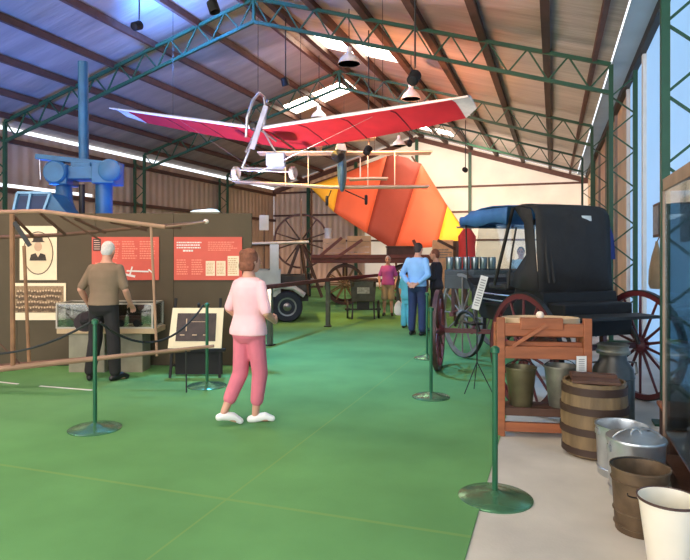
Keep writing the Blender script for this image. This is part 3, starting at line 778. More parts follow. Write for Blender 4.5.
for yy in (Y0+.02, Y1-.02): MB().box(((X0+X1)/2, yy, 2.13), (X1-X0-.08, .04, .09)).build('top_rail', mat('grey brown timber', (150, 124, 104)), e, bevel=.004)
MB().box((X0+.012, (Y0+Y1)/2, 1.19), (.006, Y1-Y0-.1, 1.78)).build('pane', CGLASS, e)
MB().box(((X0+X1)/2, Y1-.012, 1.19), (X1-X0-.1, .006, 1.78)).build('pane', CGLASS, e)
MB().box(((X0+X1)/2, (Y0+Y1)/2, .95), (X1-X0-.06, Y1-Y0-.06, .012)).build('shelf', glass('shelf glass', (200, 224, 224), .15), e)
e, b_ = lathe_thing('enamel_pail', 0, 0, 'white enamel pail inside the glass cabinet', 'pail', pail(.07, .1, .2), ENAM, base=(1.05, 4.72, .9565))
e, b_ = lathe_thing('stoneware_crock', 0, 0, 'brown stoneware crock on the floor of the glass cabinet', 'crock', [(.09, 0), (.11, .02), (.12, .1), (.11, .2), (.07, .25), (.075, .27), (.06, .27), (.055, .24), (.001, .24)], mat('stoneware', (140, 104, 66), .35), base=(1.05, 4.75, .3055))

# low timber bench between cabinet and wheel
e = empty('timber_box', (1.1, 5.42, 0), 0, 'low brown timber box on the floor behind the glass cabinet', 'box')
MB().box((0, 0, .17), (.5, .5, .34)).build('box', WOODD, e, bevel=.01)
MB().box((0, 0, .355), (.54, .54, .03)).build('lid', WOOD, e, bevel=.006)

# things on the right wall
e = empty('picture_frame', (XW-.005, 9.95, 1.85), 0, 'small dark framed picture on the pale blue right wall', 'picture')
MB().box((-.015, 0, .25), (.03, .55, .5)).build('frame', IRON, e); MB().box((-.033, 0, .25), (.006, .47, .42)).build('print', mat('faded print', (120, 140, 150), .5, 0, .3, 12), e)
e = empty('picture_frame', (XW-.005, 7.9, 1.75), 0, 'dark framed picture seen through the cabinet glass', 'picture')
MB().box((-.015, 0, .26), (.03, .5, .52)).build('frame', IRON, e); MB().box((-.033, 0, .26), (.006, .4, .42)).build('print', mat('dull print', (74, 82, 88), .5, 0, .3, 12), e)
e = empty('canvas_sack', (XW-.11, 9.35, 1.12), 0, 'tan canvas sack hanging on the pale blue right wall', 'sack')
MB().loft([[Vector((r*.5*math.cos(t), r*math.sin(t), z)) for t in [2*PI*i/16 for i in range(16)]] for r, z in ((.17, 0), (.21, .06), (.2, .25), (.13, .45), (.05, .6), (.03, .66))]).build('bag', mat('tan canvas', (150, 128, 98), .8, 0, .15), e, True)
MB().tube([(0, 0, .64), (.04, 0, .74), (.10, 0, .76)], .008, 6).build('cord', POLED, e, True)
e = empty('navy_cloth', (.92, 11.75, 1.5), 0, 'navy blue cloth hanging on the green lattice column behind the carriage', 'cloth')
MB().loft([[Vector((rx*math.cos(t)*(1+.12*math.sin(5*t)), ry*math.sin(t), z)) for t in [2*PI*i/20 for i in range(20)]] for rx, ry, z in ((.13, .05, 0), (.12, .05, .2), (.10, .05, .42), (.05, .04, .58), (.02, .02, .64))]).build('drape', mat('navy cloth', (34, 48, 104), .8, 0, .2), e, True)
MB().tube([(0, 0, .63), (.03, .02, .68), (.07, .12, .69)], .006, 6).build('hook', IRON, e, True)
# red garment under the blue canopy (far)
x_, y_ = at(467, 12.5)
e = empty('garment_stand', (x_, y_, .0), T, 'red garment on a stand with blue cap, seen under the blue canopy', 'garment stand')
MB().lathe([(.2, 0), (.2, .02), (.02, .04), (.018, 1.3), (.018, 2.2)], seg=20).build('stand', IRON, e, True)
MB().loft([[Vector((rx*math.cos(t), .10*math.sin(t), z)) for t in [2*PI*i/18 for i in range(18)]] for rx, z in ((.19, 1.2), (.18, 1.5), (.17, 1.75), (.19, 1.95), (.10, 2.08), (.05, 2.12))]).build('jacket', mat('red cloth', (196, 50, 44), .8, 0, .12), e, True)
MB().lathe([(.13, 2.19), (.15, 2.2), (.11, 2.22), (.10, 2.30), (.05, 2.35), (.001, 2.36)], seg=20).build('cap', mat('blue cap', (50, 92, 150), .7), e, True)

# ------------------------------------------------------------------ blue machine (left, behind the board)
e = empty('blue_press', camloc(84, 10.4), T, 'tall blue steel machine with a post rising to the roof, behind the brown board', 'machine')
s10 = 10.4/600
def bl(u, v, dy=0): return Vector(((u-84)*s10, dy, EYE+(252-v)*s10))
MB().tube([bl(84, 166), bl(83, 62)], .085, 12).build('post', BLUE, e, True)
MB().bar(bl(38, 157), bl(122, 166), .22, .09).build('top_beam', BLUE, e, bevel=.01)
mb = MB(); mb.box((bl(88, 174).x, 0, bl(0, 174).z), (60*s10, .40, 13*s10)); mb.box((bl(64, 176).x, 0, bl(0, 176).z), (18*s10, .5, 20*s10)); mb.box((bl(108, 175).x, 0, bl(0, 175).z), (22*s10, .5, 20*s10)); mb.box((bl(84, 168).x, 0, bl(0, 168).z), (20*s10, .3, 10*s10)); mb.build('crosshead', BLUE, e, bevel=.02)
MB().lathe([(.17, -.10), (.20, -.07), (.20, .07), (.17, .10)], bl(62, 174, -.2), 24, 'Y').build('flywheel', BLUE, e, True)
MB().lathe([(.16, -.08), (.19, -.06), (.19, .06), (.16, .08)], bl(115, 172, -.2), 24, 'Y').build('pulley', BLUE, e, True)
for u in (64, 104):
    z = bl(0, 183).z; MB().lathe([(.30, 0), (.30, 2.1), (.26, 2.2), (.15, 2.5), (.125, z)] if u == 64 else [(.16, 0), (.16, .06), (.15, .08), (.14, z)], ((u-84)*s10, 0, 0), 18).build('column', BLUE, e, True)
MB().lathe([(.05, 1.9), (.05, 2.8)], ((82-84)*s10, 0, 0), 12).build('ram', IRON, e, True)
MB().box((0, 0, .1), (1.1, .8, .2)).build('base', BLUE, e, bevel=.02)
MB().tube([bl(41, 158, -.05), bl(42, 180, -.05)], .008, 6).build('chain', ALU, e, True)
e = empty('blue_hopper', camloc(42, 9.6), T, 'blue steel hopper box with sloped side, left of the tall blue machine', 'hopper')
s9 = 9.6/600
def hl(u, v, dy=0): return Vector(((u-42)*s9, dy, EYE+(252-v)*s9))
mb = MB()
mb.prism([hl(25, 194, -.2), hl(57, 194, -.2), hl(75, 217, -.2), hl(20, 217, -.2)], (0, .5, 0)); mb.build('box', BLUE, e, bevel=.01)
for a, b_ in (((25, 194), (57, 194)), ((25, 194), (20, 217)), ((57, 194), (49, 216)), ((38, 194), (34, 216))):
    MB().bar(hl(*a, -.22), hl(*b_, -.22), .035, .035).build('edge_strip', mat('pale blue steel', (120, 168, 204), .5), e)
mb = MB(); mb.prism([hl(27, 197, -.21), hl(55, 197, -.21), hl(48, 216, -.21), hl(22, 216, -.21)], (0, .01, 0)); mb.build('mouth', mat('dark blue recess', (22, 44, 84), .6), e)
for xx in (-.3, .4): MB().box((xx, .05, 1.09), (.08, .3, 2.18)).build('leg', BLUE, e)

# ------------------------------------------------------------------ ultralight with red wings
DU = 11.5
C0 = pt(258, 128, DU); TR = pt(468, 96, 9.55); TL = pt(109, 108, 13.4)
ul = empty('ultralight_aircraft', pt(258, 168, DU), 0, 'red winged ultralight aircraft with white leading edges hanging from the roof', 'aircraft')
base = Vector(ul.location)
span = (TR-TL); span.z = 0; span.normalize()
aft = Vector((-span.y, span.x, 0))            # away from the viewer
def wingpt(root, tip, f, c, zz=0.0):
    p = root.lerp(tip, f); return p + aft*c + Vector((0, 0, zz)) - base
for tip, nm in ((TR, 'wing'), (TL, 'wing')):
    root = C0 + (tip-C0)*.01
    chs = [(0.0, 1.3), (.25, 1.25), (.5, 1.15), (.75, 1.0), (.93, .85)]
    rings = []
    for f, ch in chs:
        drop = -.22*ch/1.3
        rings.append([wingpt(root, tip, f, ch*t, drop*t+zt) for t, zt in ((.06, .012), (.3, .07), (.65, .05), (1, .004), (1, -.004), (.65, .03), (.3, .045), (.06, -.012))])
    wg = MB().loft(rings).build(nm, REDW, ul, True)
    le = MB().tube([wingpt(root, tip, f, .02) for f in (0, .25, .5, .75, 1.0)], [.032, .032, .03, .026, .015], 8).build('leading_edge', WHT, wg, True)
    rings = []
    for f, ch in ((.93, .85), (1.0, .5)):
        drop = -.22*ch/1.3
        rings.append([wingpt(root, tip, f, ch*t, drop*t+zt) for t, zt in ((.0, .012), (.3, .065), (.65, .05), (1, .006), (1, -.006), (.65, .025), (.3, .04), (.0, -.014))])
    MB().loft(rings).build('wing_tip', mat('grey sailcloth', (206, 204, 200), .6), wg, True)
    for f, ch in ((.2, 1.26), (.42, 1.18), (.66, 1.06)):
        MB().tube([wingpt(root, tip, f, ch*t, -.22*ch/1.3*t+zt) for t, zt in ((.08, -.012), (.3, .04), (.65, .026), (1, -.01))], .012, 6).build('batten', mat('dark red batten', (130, 34, 44), .6), wg, True)
    wire = MB().tube([C0+Vector((0, 0, -.85))-base, wingpt(root, tip, .55, .3, -.03)], .003, 5).build('flying_wire', ALU, ul, True)
    wire = MB().tube([wingpt(root, tip, .6, .3, .05), wingpt(root, tip, .6, .3, .05)*1+Vector((0, 0, roofz((root.lerp(tip, .6)+aft*.3).x)-(root.lerp(tip, .6).z+.05)))], .005, 5).build('hanging_cable', IRON, ul, True)
def ux(u, v, dd=0): return pt(u, v, DU+dd)-base
# pylon, seat cage and axle
for a, b_ in (((258, 128, 0), (242, 168, -.15)), ((262, 128, .3), (280, 160, .2)), ((242, 168, -.15), (284, 169, .1)), ((258, 128, 0), (276, 141, .8)), ((268, 100, .2), (258, 132, 0)), ((246, 152, -.3), (258, 126, 0))):
    MB().tube([ux(*a), ux(*b_)], .022, 8).build('frame_tube', ALU, ul, True)
MB().box(ux(276, 160, .1), (.36, .30, .26), (0, 0, T)).build('seat', mat('pale blue grey canvas', (176, 192, 206), .6), ul, bevel=.03)
MB().tube([ux(240, 170, .3), ux(292, 172, .3)], .018, 8).build('axle', ALU, ul, True)
for u in (236, 293):
    MB().lathe([(.03, -.03), (.11, -.05), (.13, -.03), (.13, .03), (.11, .05), (.03, .03)], ux(u, 173, .3), 20, 'X').build('wheel', mat('pale rubber', (190, 184, 172), .6), ul, True)
MB().lathe([(.05, -.14), (.09, -.1), (.09, .1), (.06, .16)], ux(256, 127, -.12), 14, 'Y').build('engine', IRON, ul, True)
MB().bar(ux(252, 149, -.28), ux(266, 92+14, -.28), .03, .10, up=(1, 0, 0)).build('propeller', mat('grey propeller', (170, 172, 178), .4), ul)
MB().tube([ux(246, 137, -.2), ux(247, 118, -.15), ux(253, 100, -.1), ux(259, 93, 0), ux(264, 97, .1), ux(266, 110, .1), ux(264, 126, .1)], .03, 8).build('hoop', ALU, ul, True)
MB().tube([ux(264, 128, .4), ux(272, 131, 1.2), ux(290, 138, 2.2)], .025, 8).build('keel_tube', ALU, ul, True)
MB().tube([ux(258, 93, 0), ux(258, 93, 0)+Vector((0, 0, roofz(pt(258, 93, DU).x)-pt(258, 93, DU).z))], .006, 5).build('hanging_cable', IRON, ul, True)

# model biplane behind
DB = 15.0
bp = empty('model_biplane', pt(338, 190, DB), T, 'model biplane with cream wings and blue grey body hanging nose on, below the red wing', 'model aircraft')
sb = DB/600
def bpx(u, v, dy=0): return Vector(((u-338)*sb, dy, (190-v)*sb))
def wing(name, u0, u1, v0, v1, vc, ch, m_, parent, dy=0, fn=bpx):
    rings = []
    for u, v in ((u0, v0), ((u0+u1)/2, vc), (u1, v1)):
        p = fn(u, v, dy); rings.append([p+Vector((0, ch*t, z)) for t, z in ((0, 0), (.3, .045), (1, 0), (1, -.012), (.3, .0), (.02, -.02))])
    return MB().loft(rings).build(name, m_, parent, True)
wing('upper_wing', 257, 433, 152, 151, 151.5, .55, PALEW, bp)
wing('lower_wing', 232, 430, 181, 186, 186.5, .5, PALEW, bp)
MB().loft([[bpx(342, 170, y)+Vector((r*.55*math.cos(t), 0, h*math.sin(t)+o_)) for t in [2*PI*i/16 for i in range(16)]] for y, r, h, o_ in ((-.35, .06, .1, 0), (-.28, .16, .26, 0), (0, .22, .54, 0), (.6, .22, .52, .02), (1.4, .14, .22, .05), (2.2, .05, .1, .08))]).build('fuselage', BLUGR, bp, True)
MB().lathe([(.02, -.44), (.06, -.40), (.16, -.33), (.16, -.2)], bpx(338, 158, 0), 16, 'Y').build('engine_cowl', IRON, bp, True)
MB().box(bpx(341, 149, -.1), (.30, .4, .18), None, .7).build('nose_block', mat('pale grey paint', (170, 176, 172), .5), bp, bevel=.02)
for u in (285, 308, 368, 395): MB().bar(bpx(u, 151.5, .1), bpx(u, 186, .1), .02, .05).build('wing_strut', PALEW, bp)
for u, uu, v in ((331, 327, 201), (345, 366, 200)):
    MB().tube([bpx(u, 190, .1), bpx(uu, v, -.05)], .016, 6).build('gear_leg', IRON, bp, True)
    MB().lathe([(.03, -.03), (.11, -.035), (.13, 0), (.11, .035), (.03, .03)], bpx(uu, v, -.05), 16, 'X').build('wheel', RUBBER, bp, True)
wing('tail_plane', 350, 394, 169, 168, 168, .5, PALEW, bp, 2.0)
MB().prism([bpx(362, 168, 2.1), bpx(362, 146, 2.2), bpx(362, 142, 2.45), bpx(362, 166, 2.6)], (.03, 0, 0)).build('tail_fin', PALEW, bp)
MB().bar(bpx(338, 168, 1.9), bpx(366, 168, 2.3), .05, .05).build('tail_boom', PALEW, bp)
for u in (300, 375):
    p = bp.matrix_basis @ bpx(u, 151, .2); zt = roofz(p.x)-p.z
    MB().tube([bpx(u, 151, .2), bpx(u, 151, .2)+Vector((0, 0, zt))], .006, 5).build('hanging_cable', IRON, bp, True)
# small cream monoplane above it
DM = 17.0
mp_ = empty('model_monoplane', pt(344, 150, DM), T, 'small cream model monoplane hanging above the biplane, just under the red wing', 'model aircraft')
sm = DM/600
def mpx(u, v, dy=0): return Vector(((u-344)*sm, dy, (150-v)*sm))
wing('wing', 305, 376, 140, 137, 138.5, .5, PALEW, mp_, 0, mpx)
MB().loft([[mpx(318, 143, y)+Vector((r*math.cos(t), 0, r*1.2*math.sin(t))) for t in [2*PI*i/12 for i in range(12)]] for y, r in ((-.3, .05), (-.2, .12), (.4, .12), (1.4, .04))]).build('fuselage', mat('pink model paint', (214, 150, 140), .6), mp_, True)
MB().tube([mpx(312, 140, .2), mpx(318, 150, .1), mpx(326, 140, .2)], .014, 6).build('cabane', POLE, mp_, True)
p = mp_.matrix_basis @ mpx(344, 138, .2)
MB().tube([mpx(344, 138.3, .2), mpx(344, 138, .2)+Vector((0, 0, roofz(p.x)-p.z))], .006, 5).build('hanging_cable', IRON, mp_, True)

# ------------------------------------------------------------------ pendant lamps
def pendant(u, v, d, label):
    p = pt(u, v, d)
    e = empty('pendant_lamp', p, 0, label, 'lamp', 'white pendant lamps')
    MB().lathe([(.24, 0), (.2, .1), (.1, .2), (.06, .24), (.06, .34), (.03, .36), (.028, .35), (.05, .23), (.09, .19), (.19, .095), (.232, .0)], seg=24).build('shade', mat('white lamp shade', (240, 236, 226), .5), e, True)
    MB().ell((0, 0, .12), (.055, .055, .08), 12, 8).build('bulb', emis('lamp bulb', (255, 236, 200), 22), e, True)
    MB().tube([(0, 0, .35), (0, 0, roofz(p.x)-p.z)], .01, 6).build('cord', IRON, e, True)
pendant(399, 146, 20, 'white bell pendant lamp hanging above the orange striped sail')
pendant(411, 99, 14.5, 'white pendant lamp half hidden behind the right red wing')
pendant(319, 118, 17.5, 'pale pendant lamp left of the middle, above the red wing')
pendant(349, 64, 12.6, 'bright pendant lamp just below the largest skylight')

# ------------------------------------------------------------------ striped sail at the back
DS = 27.0
sl = empty('striped_sail', camloc(390, DS, 0), T, 'large orange, red and yellow striped sail spread at the back of the shed', 'sail')
ss = DS/600
def sp_(u, v, dy=0): return Vector(((u-390)*ss, dy-(v-155)*.012, EYE+(252-v)*ss))
YEL = mat('yellow sailcloth', (246, 186, 44), .7, 0, .06, 1.5); ORA = mat('orange sailcloth', (230, 104, 66), .7, 0, .07, 1.2); DRK = mat('dark red sailcloth', (158, 66, 48), .7, 0, .1, 1.2)
TOPL = [(310, 187), (341, 176), (387, 156), (421, 164), (445, 207), (466, 241)]
BOTL = [(310, 187), (334, 213), (366, 234), (392, 250), (433, 247), (466, 243)]
for i, m_ in enumerate((YEL, ORA, DRK, ORA, YEL)):
    rows = []
    for a in range(9):
        f = a/8; t = Vector(TOPL[i]).lerp(Vector(TOPL[i+1]), f); q = Vector(BOTL[i]).lerp(Vector(BOTL[i+1]), f)
        if i == 2 and .4 < 1-abs(2*f-.7): t = t+Vector((0, -3*math.sin(PI*f)))
        rows.append([sp_(*(t.lerp(q, g/8)), .12*math.sin(PI*f)*math.sin(PI*g/8)*-1) for g in range(9)])
    sheet(rows, .02, 'sail_panel', m_, sl)
for a, b_ in (((398, 153), (394, 256)), ((310, 186), (398, 153)), ((412, 156), (468, 243))):
    MB().tube([sp_(*a, .12), sp_(*b_, .12)], .04, 8).build('spar', POLED, sl, True)
p0 = sp_(394, 256, .12); MB().tube([(p0.x, p0.y, 0), p0], .05, 8).build('mast', POLED, sl, True)
for u, v in ((466, 242), (312, 188)):
    p0 = sp_(u, v, .12); MB().tube([(p0.x, p0.y, 0), p0], .04, 8).build('prop', POLED, sl, True)

# ------------------------------------------------------------------ old truck
tk = empty('old_truck', camloc(287, 14.6), T-PI/2+math.radians(6), 'pale grey vintage truck with flat cab roof, right of the brown display board', 'truck')
# local +Y = forward (camera right), local -X... right side faces the viewer
TG = mat('pale grey truck paint', (196, 202, 204), .4, .1, .08); TD = mat('dark engine grey', (70, 66, 62), .5, .4, .25)
def tyre(x_, y_, r=.36):
    o = MB().lathe([(r*.62, -.08), (r*.92, -.085), (r, -.05), (r, .05), (r*.92, .085), (r*.62, .08)], (0, 0, 0), 32, 'X').build('tyre', mat('blue black tyre', (34, 42, 62), .6), tk, True, loc=(x_, y_, r))
    s_ = 1 if x_ > 0 else -1
    MB().lathe([(r*.62, s_*.06), (r*.6, s_*.085), (r*.3, s_*.07), (r*.18, s_*.11), (.01, s_*.115)], seg=28, axis='X').build('hubcap', mat('silver hub', (150, 152, 154), .3, .8), o, True)
for x_ in (.66, -.66):
    tyre(x_, 0); tyre(x_, -2.2)
MB().box((0, -1.0, .52), (.8, 3.0, .12)).build('chassis', TD, tk)
# cab with window opening, built as posts and panels
for s_ in (1, -1):
    MB().box((s_*.66, -.80, .90), (.05, 1.3, .62)).build('door_panel', TG, tk, bevel=.01)
    MB().box((s_*.66, -.30, 1.50), (.05, .20, .62)).build('pillar', TG, tk); MB().box((s_*.66, -1.45, 1.48), (.05, .12, .66)).build('pillar', TG, tk)
    MB().box((s_*.66, -.93, 1.48), (.05, .05, .66)).build('window_post', TG, tk)
    MB().tube([(s_*.68, -.55, .62), (s_*.68, -.4, .74), (s_*.68, -.15, .84), (s_*.68, .15, .80), (s_*.68, .40, .62)], .065, 8).build('mudguard', TG, tk, True)
    MB().tube([(s_*.62, .50, .62), (s_*.62, .34, 1.80)], .022, 8).build('windscreen_post', POLED, tk, True)
MB().box((0, -1.5, 1.2), (1.3, .05, 1.25)).build('cab_back', TG, tk)
MB().box((0, -.5, 1.84), (1.5, 2.0, .05), (.03, 0, 0)).build('roof', mat('pale canvas roof', (206, 196, 182), .6), tk, bevel=.015)
MB().box((0, -2.4, .72), (1.4, 1.7, .10)).build('tray', WOODD, tk)
MB().box((0, .12, .84), (.62, .8, .5)).build('bonnet', TD, tk, bevel=.05)
MB().box((0, .54, .84), (.6, .06, .56)).build('radiator', IRON, tk, bevel=.02)
MB().box((0, -.75, .78), (1.2, .5, .16)).build('seat', BLACK, tk, bevel=.03)
MB().tube([(.3, -.2, .95), (.3, -.42, 1.22)], .018, 6).build('steering_column', IRON, tk, True)
MB().tube([Vector((.3+.19*math.cos(t), -.42+.12*math.sin(t), 1.22+.15*math.sin(t))) for t in [2*PI*i/24 for i in range(24)]], .014, 6, True).build('steering_wheel', IRON, tk, True)
MB().lathe([(.09, .0), (.1, .02), (.06, .12)], (.48, .55, .92), 14, 'Y').build('headlamp', ALU, tk, True)
MB().box((0, .0, .36), (1.25, .06, .06)).build('front_axle', IRON, tk); MB().box((0, -2.2, .36), (1.25, .06, .06)).build('rear_axle', IRON, tk)

# ------------------------------------------------------------------ big spoked wheel on a frame, wagon, crates
e = empty('spoked_wheel_stand', camloc(301, 21.5), T, 'very large spoked iron wheel held upright on a timber frame, behind the old truck', 'wheel')
wheel(e, (0, 0, 2.02), PI/2, .98, .09, 10, mat('rust brown iron', (112, 72, 58), .7, .2), WOODD, name='rim', rim=.06, hub=.14)
for s_ in (-1, 1):
    MB().bar((s_*.75, .22, 0), (0, .22, 2.1), .09, .09).build('frame_leg', WOODD, e); MB().bar((s_*.75, -.22, 0), (0, -.22, 2.05), .07, .07).build('frame_leg', WOODD, e)
MB().bar((0, -.3, 2.02), (0, .3, 2.02), .07, .07).build('axle', IRON, e)
MB().tube([(.05, -.32, 0), (.02, -.32, 3.5)], .04, 8).build('pole', POLE, e, True)
MB().bar((-.8, -.22, .4), (.8, -.22, .4), .07, .07).build('tie', WOODD, e)

wg = empty('farm_wagon', camloc(372, 18.6), T, 'red brown timber farm wagon with spoked wheels, in front of the striped sail', 'wagon')
sw = 18.6/600
WR = mat('red brown wagon paint', (124, 66, 50), .6, 0, .2, 3)
L_, R_ = (312-372)*sw, (432-372)*sw
MB().box(((L_+R_)/2, .4, 1.37), (R_-L_, 1.3, .16)).build('deck', WR, wg, bevel=.015)
MB().box(((L_+R_)/2, -.28, 1.50), (R_-L_, .05, .10)).build('side_rail', WR, wg)
for xx in ((345-372)*sw, (408-372)*sw):
    for yy in (-.15, 1.0): wheel(wg, (xx, yy, .626), PI/2, .62, .07, 12, WOODD, mat('tan spoke', (150, 116, 74), .6), rim=.08)
    MB().bar((xx, -.2, .626), (xx, 1.05, .626), .09, .09).build('axle', WOODD, wg)
    MB().box((xx, .4, 1.0), (.16, .9, .58)).build('bolster', WOODD, wg)
MB().bar(((345-372)*sw, .4, .72), ((408-372)*sw, .4, .72), .1, .1).build('reach', WOODD, wg)
for a, b_ in (((318, 258), (342, 238)), ((336, 258), (362, 240)), ((420, 258), (412, 240))):
    MB().bar(((a[0]-372)*sw, -.33, EYE+(252-a[1])*sw), ((b_[0]-372)*sw, -.33, EYE+(252-b_[1])*sw), .07, .09).build('ladder_bar', WR, wg)
def crate(u0, u1, z0, z1, label, dy, boards):
    e = empty('timber_crate', Vector((*cw(((u0+u1)/2-345)/600*(18.6+dy), 18.6+dy), z0)), T, label, 'crate', 'pale timber crates on the farm wagon')
    w_ = (u1-u0)*sw; h_ = (z1-z0)/boards
    for k_ in range(boards):
        MB().box((0, -.22, h_*(k_+.5)), (w_, .025, h_-.015)).build('board', CREAMW, e); MB().box((0, .22, h_*(k_+.5)), (w_, .025, h_-.015)).build('board', CREAMW, e)
    for s_ in (-1, 1): MB().box((s_*(w_/2-.02), 0, (z1-z0)/2), (.04, .42, z1-z0)).build('end_board', CREAMW, e)
    MB().box((0, 0, z1-z0-.01), (w_, .46, .02)).build('top_board', CREAMW, e)
CREAMW = mat('pale pine', (226, 180, 132), .65, 0, .12, 3)
crate(323, 346, 1.452, 2.05, 'pale pine crate on the farm wagon, left of the pair', .35, 4)
crate(347, 371, 1.452, 2.13, 'pale pine crate on the farm wagon, right of the pair', .35, 4)
e, b_ = lathe_thing('white_drum', 0, 0, 'white tin standing on the left pine crate on the wagon', 'tin', [(.10, 0), (.11, .01), (.11, .30), (.115, .31), (.11, .32), (.001, .322)], WHITE, base=(*cw((324+4-345)/600*18.95, 18.95), 2.052))
e = empty('wooden_chest', Vector((*cw((402-345)/600*18.9, 18.9), 1.452)), T, 'dark wooden chest at the right end of the farm wagon', 'chest')
MB().box((0, 0, .16), (.95, .5, .32)).build('box', WOODD, e, bevel=.01); MB().box((0, 0, .34), (1.0, .54, .05)).build('lid', WOODD, e, bevel=.01)

# small dark hand cart in front of the wagon
hc = empty('hand_cart', camloc(363, 14.7), T, 'dark two wheeled tin hand cart standing on the carpet left of the woman in purple', 'hand cart')
MB().box((0, 0, .68), (.56, .5, .5), None, 1.12).build('box', mat('dark tin', (84, 78, 66), .45, .5, .3), hc, bevel=.015)
MB().box((0, 0, .96), (.7, .6, .05)).build('lid', WOODD, hc, bevel=.01)
for s_ in (-1, 1):
    wheel(hc, (s_*.38, .02, .226), 0, .22, .04, 8, IRON, IRON, rim=.03, hub=.04)
    MB().bar((s_*.27, -.22, .0), (s_*.25, -.2, .5), .04, .04).build('leg', IRON, hc); MB().bar((s_*.25, -.2, .78), (s_*.25, -.62, .95), .03, .03).build('handle', WOODD, hc)
MB().bar((-.38, .02, .226), (.38, .02, .226), .035, .035).build('axle', IRON, hc); MB().box((0, .02, .34), (.3, .3, .2)).build('under_frame', IRON, hc)
MB().box((.0, -.265, .72), (.3, .012, .18)).build('label_plate', mat('pale label', (170, 160, 140), .6, 0, .4, 18), hc)
# cream board, dark machine and white card at the back
e = empty('notice_board', camloc(443, 21), T, 'cream notice board standing at the back, right of the dark clothed person', 'notice board')
MB().box((0, 0, 1.1), (.75, .05, 1.9)).build('board', mat('peach board', (232, 190, 148), .7), e); 
for s_ in (-1, 1): MB().box((s_*.34, .05, .5), (.05, .05, 1.0)).build('leg', WOODD, e); MB().box((s_*.34, .05, .02), (.06, .4, .04)).build('foot', WOODD, e)
textblock(e, -.3, .3, 1.4, 1.75, 4, mat('grey print', (140, 136, 130)), -.028)
e = empty('chaff_cutter', camloc(460, 13.6), T, 'brown box machine with a long dark pole, beside the red garment', 'machine')
MB().box((0, 0, 1.70), (.24, .4, .36)).build('box', WOODD, e, bevel=.01)
for s_ in (-1, 1):
    for yy in (-.15, .15): MB().box((s_*.09, yy, .76), (.05, .05, 1.52)).build('leg', WOODD, e)
MB().bar((-.52, -.1, 1.90), (-.05, -.05, 1.66), .05, .06).build('pole', WOODD, e)
p = pt(260, 230, 13.2)
e = empty('white_card', (p.x, p.y, 0), T, 'white card on a slim stand, above the roof of the old truck', 'card')
e.location = (*at(264, 16.6), 0)
MB().box((0, 0, 2.44), (.26, .012, .42)).build('card', WHITE, e); MB().tube([(0, .02, 0), (0, .02, 2.5)], .014, 6).build('stand', IRON, e, True); MB().lathe([(.18, 0), (.18, .02), (.02, .04)], (0, .02, 0), 18).build('foot', IRON, e, True)

# ------------------------------------------------------------------ people
def remesh(mb, vox, mats, name, smooth_it=4):
    o = mb.build(name+'_raw', mats[0])
    r = o.modifiers.new('r', 'REMESH'); r.mode = 'VOXEL'; r.voxel_size = vox
    s_ = o.modifiers.new('s', 'SMOOTH'); s_.iterations = smooth_it; s_.factor = .5
    dg = bpy.context.evaluated_depsgraph_get(); dg.update()
    me = bpy.data.meshes.new_from_object(o.evaluated_get(dg)); me.name = name
    old = o.data; bpy.data.objects.remove(o); bpy.data.meshes.remove(old)
    me.materials.clear()
    for m_ in mats: me.materials.append(m_)
    me.polygons.foreach_set('use_smooth', [True]*len(me.polygons))
    return me
def chain(mb, pts, rs):
    for i in range(len(pts)-1):
        a, b_ = Vector(pts[i]), Vector(pts[i+1]); n = 5
        mb.tube([a.lerp(b_, k_/n) for k_ in range(n+1)], [rs[i]+(rs[i+1]-rs[i])*k_/n for k_ in range(n+1)], 12)
    for p, r in zip(pts, rs): mb.ell(p, (r, r, r), 12, 8)
def hand(mb, wr, d, palm_n, side):
    # wr: wrist, d: pointing direction, palm_n: palm normal; curled relaxed fingers
    d = Vector(d).normalized(); pn = Vector(palm_n); pn = (pn-d*pn.dot(d)).normalized(); w_ = d.cross(pn)*side
    wr = Vector(wr)
    rings = []
    for t, hw, th in ((-.01, .028, .022), (.02, .034, .018), (.05, .041, .016), (.085, .041, .014), (.095, .034, .012)):
        rings.append([wr+d*t+w_*(hw*math.cos(a))+pn*(th*math.sin(a)) for a in [2*PI*i/12 for i in range(12)]])
    mb.loft(rings)
    for k_, (off, ln) in enumerate(((.030, .070), (.010, .080), (-.011, .074), (-.030, .058))):
        p0 = wr+d*.075+w_*off; p1 = wr+d*(.09+ln*.35)+w_*off*1.12+pn*.006; p2 = p1+d*ln*.3+pn*ln*.22; p3 = p2+d*ln*.15+pn*ln*.28
        chain(mb, [p0, p1, p2, p3], [.0095, .009, .0085, .0075])
    t0 = wr+d*.022+w_*.026; t1 = t0+d*.03+w_*.024+pn*.010; t2 = t1+d*.03+w_*.006+pn*.012
    chain(mb, [t0, t1, t2], [.013, .0105, .0085])
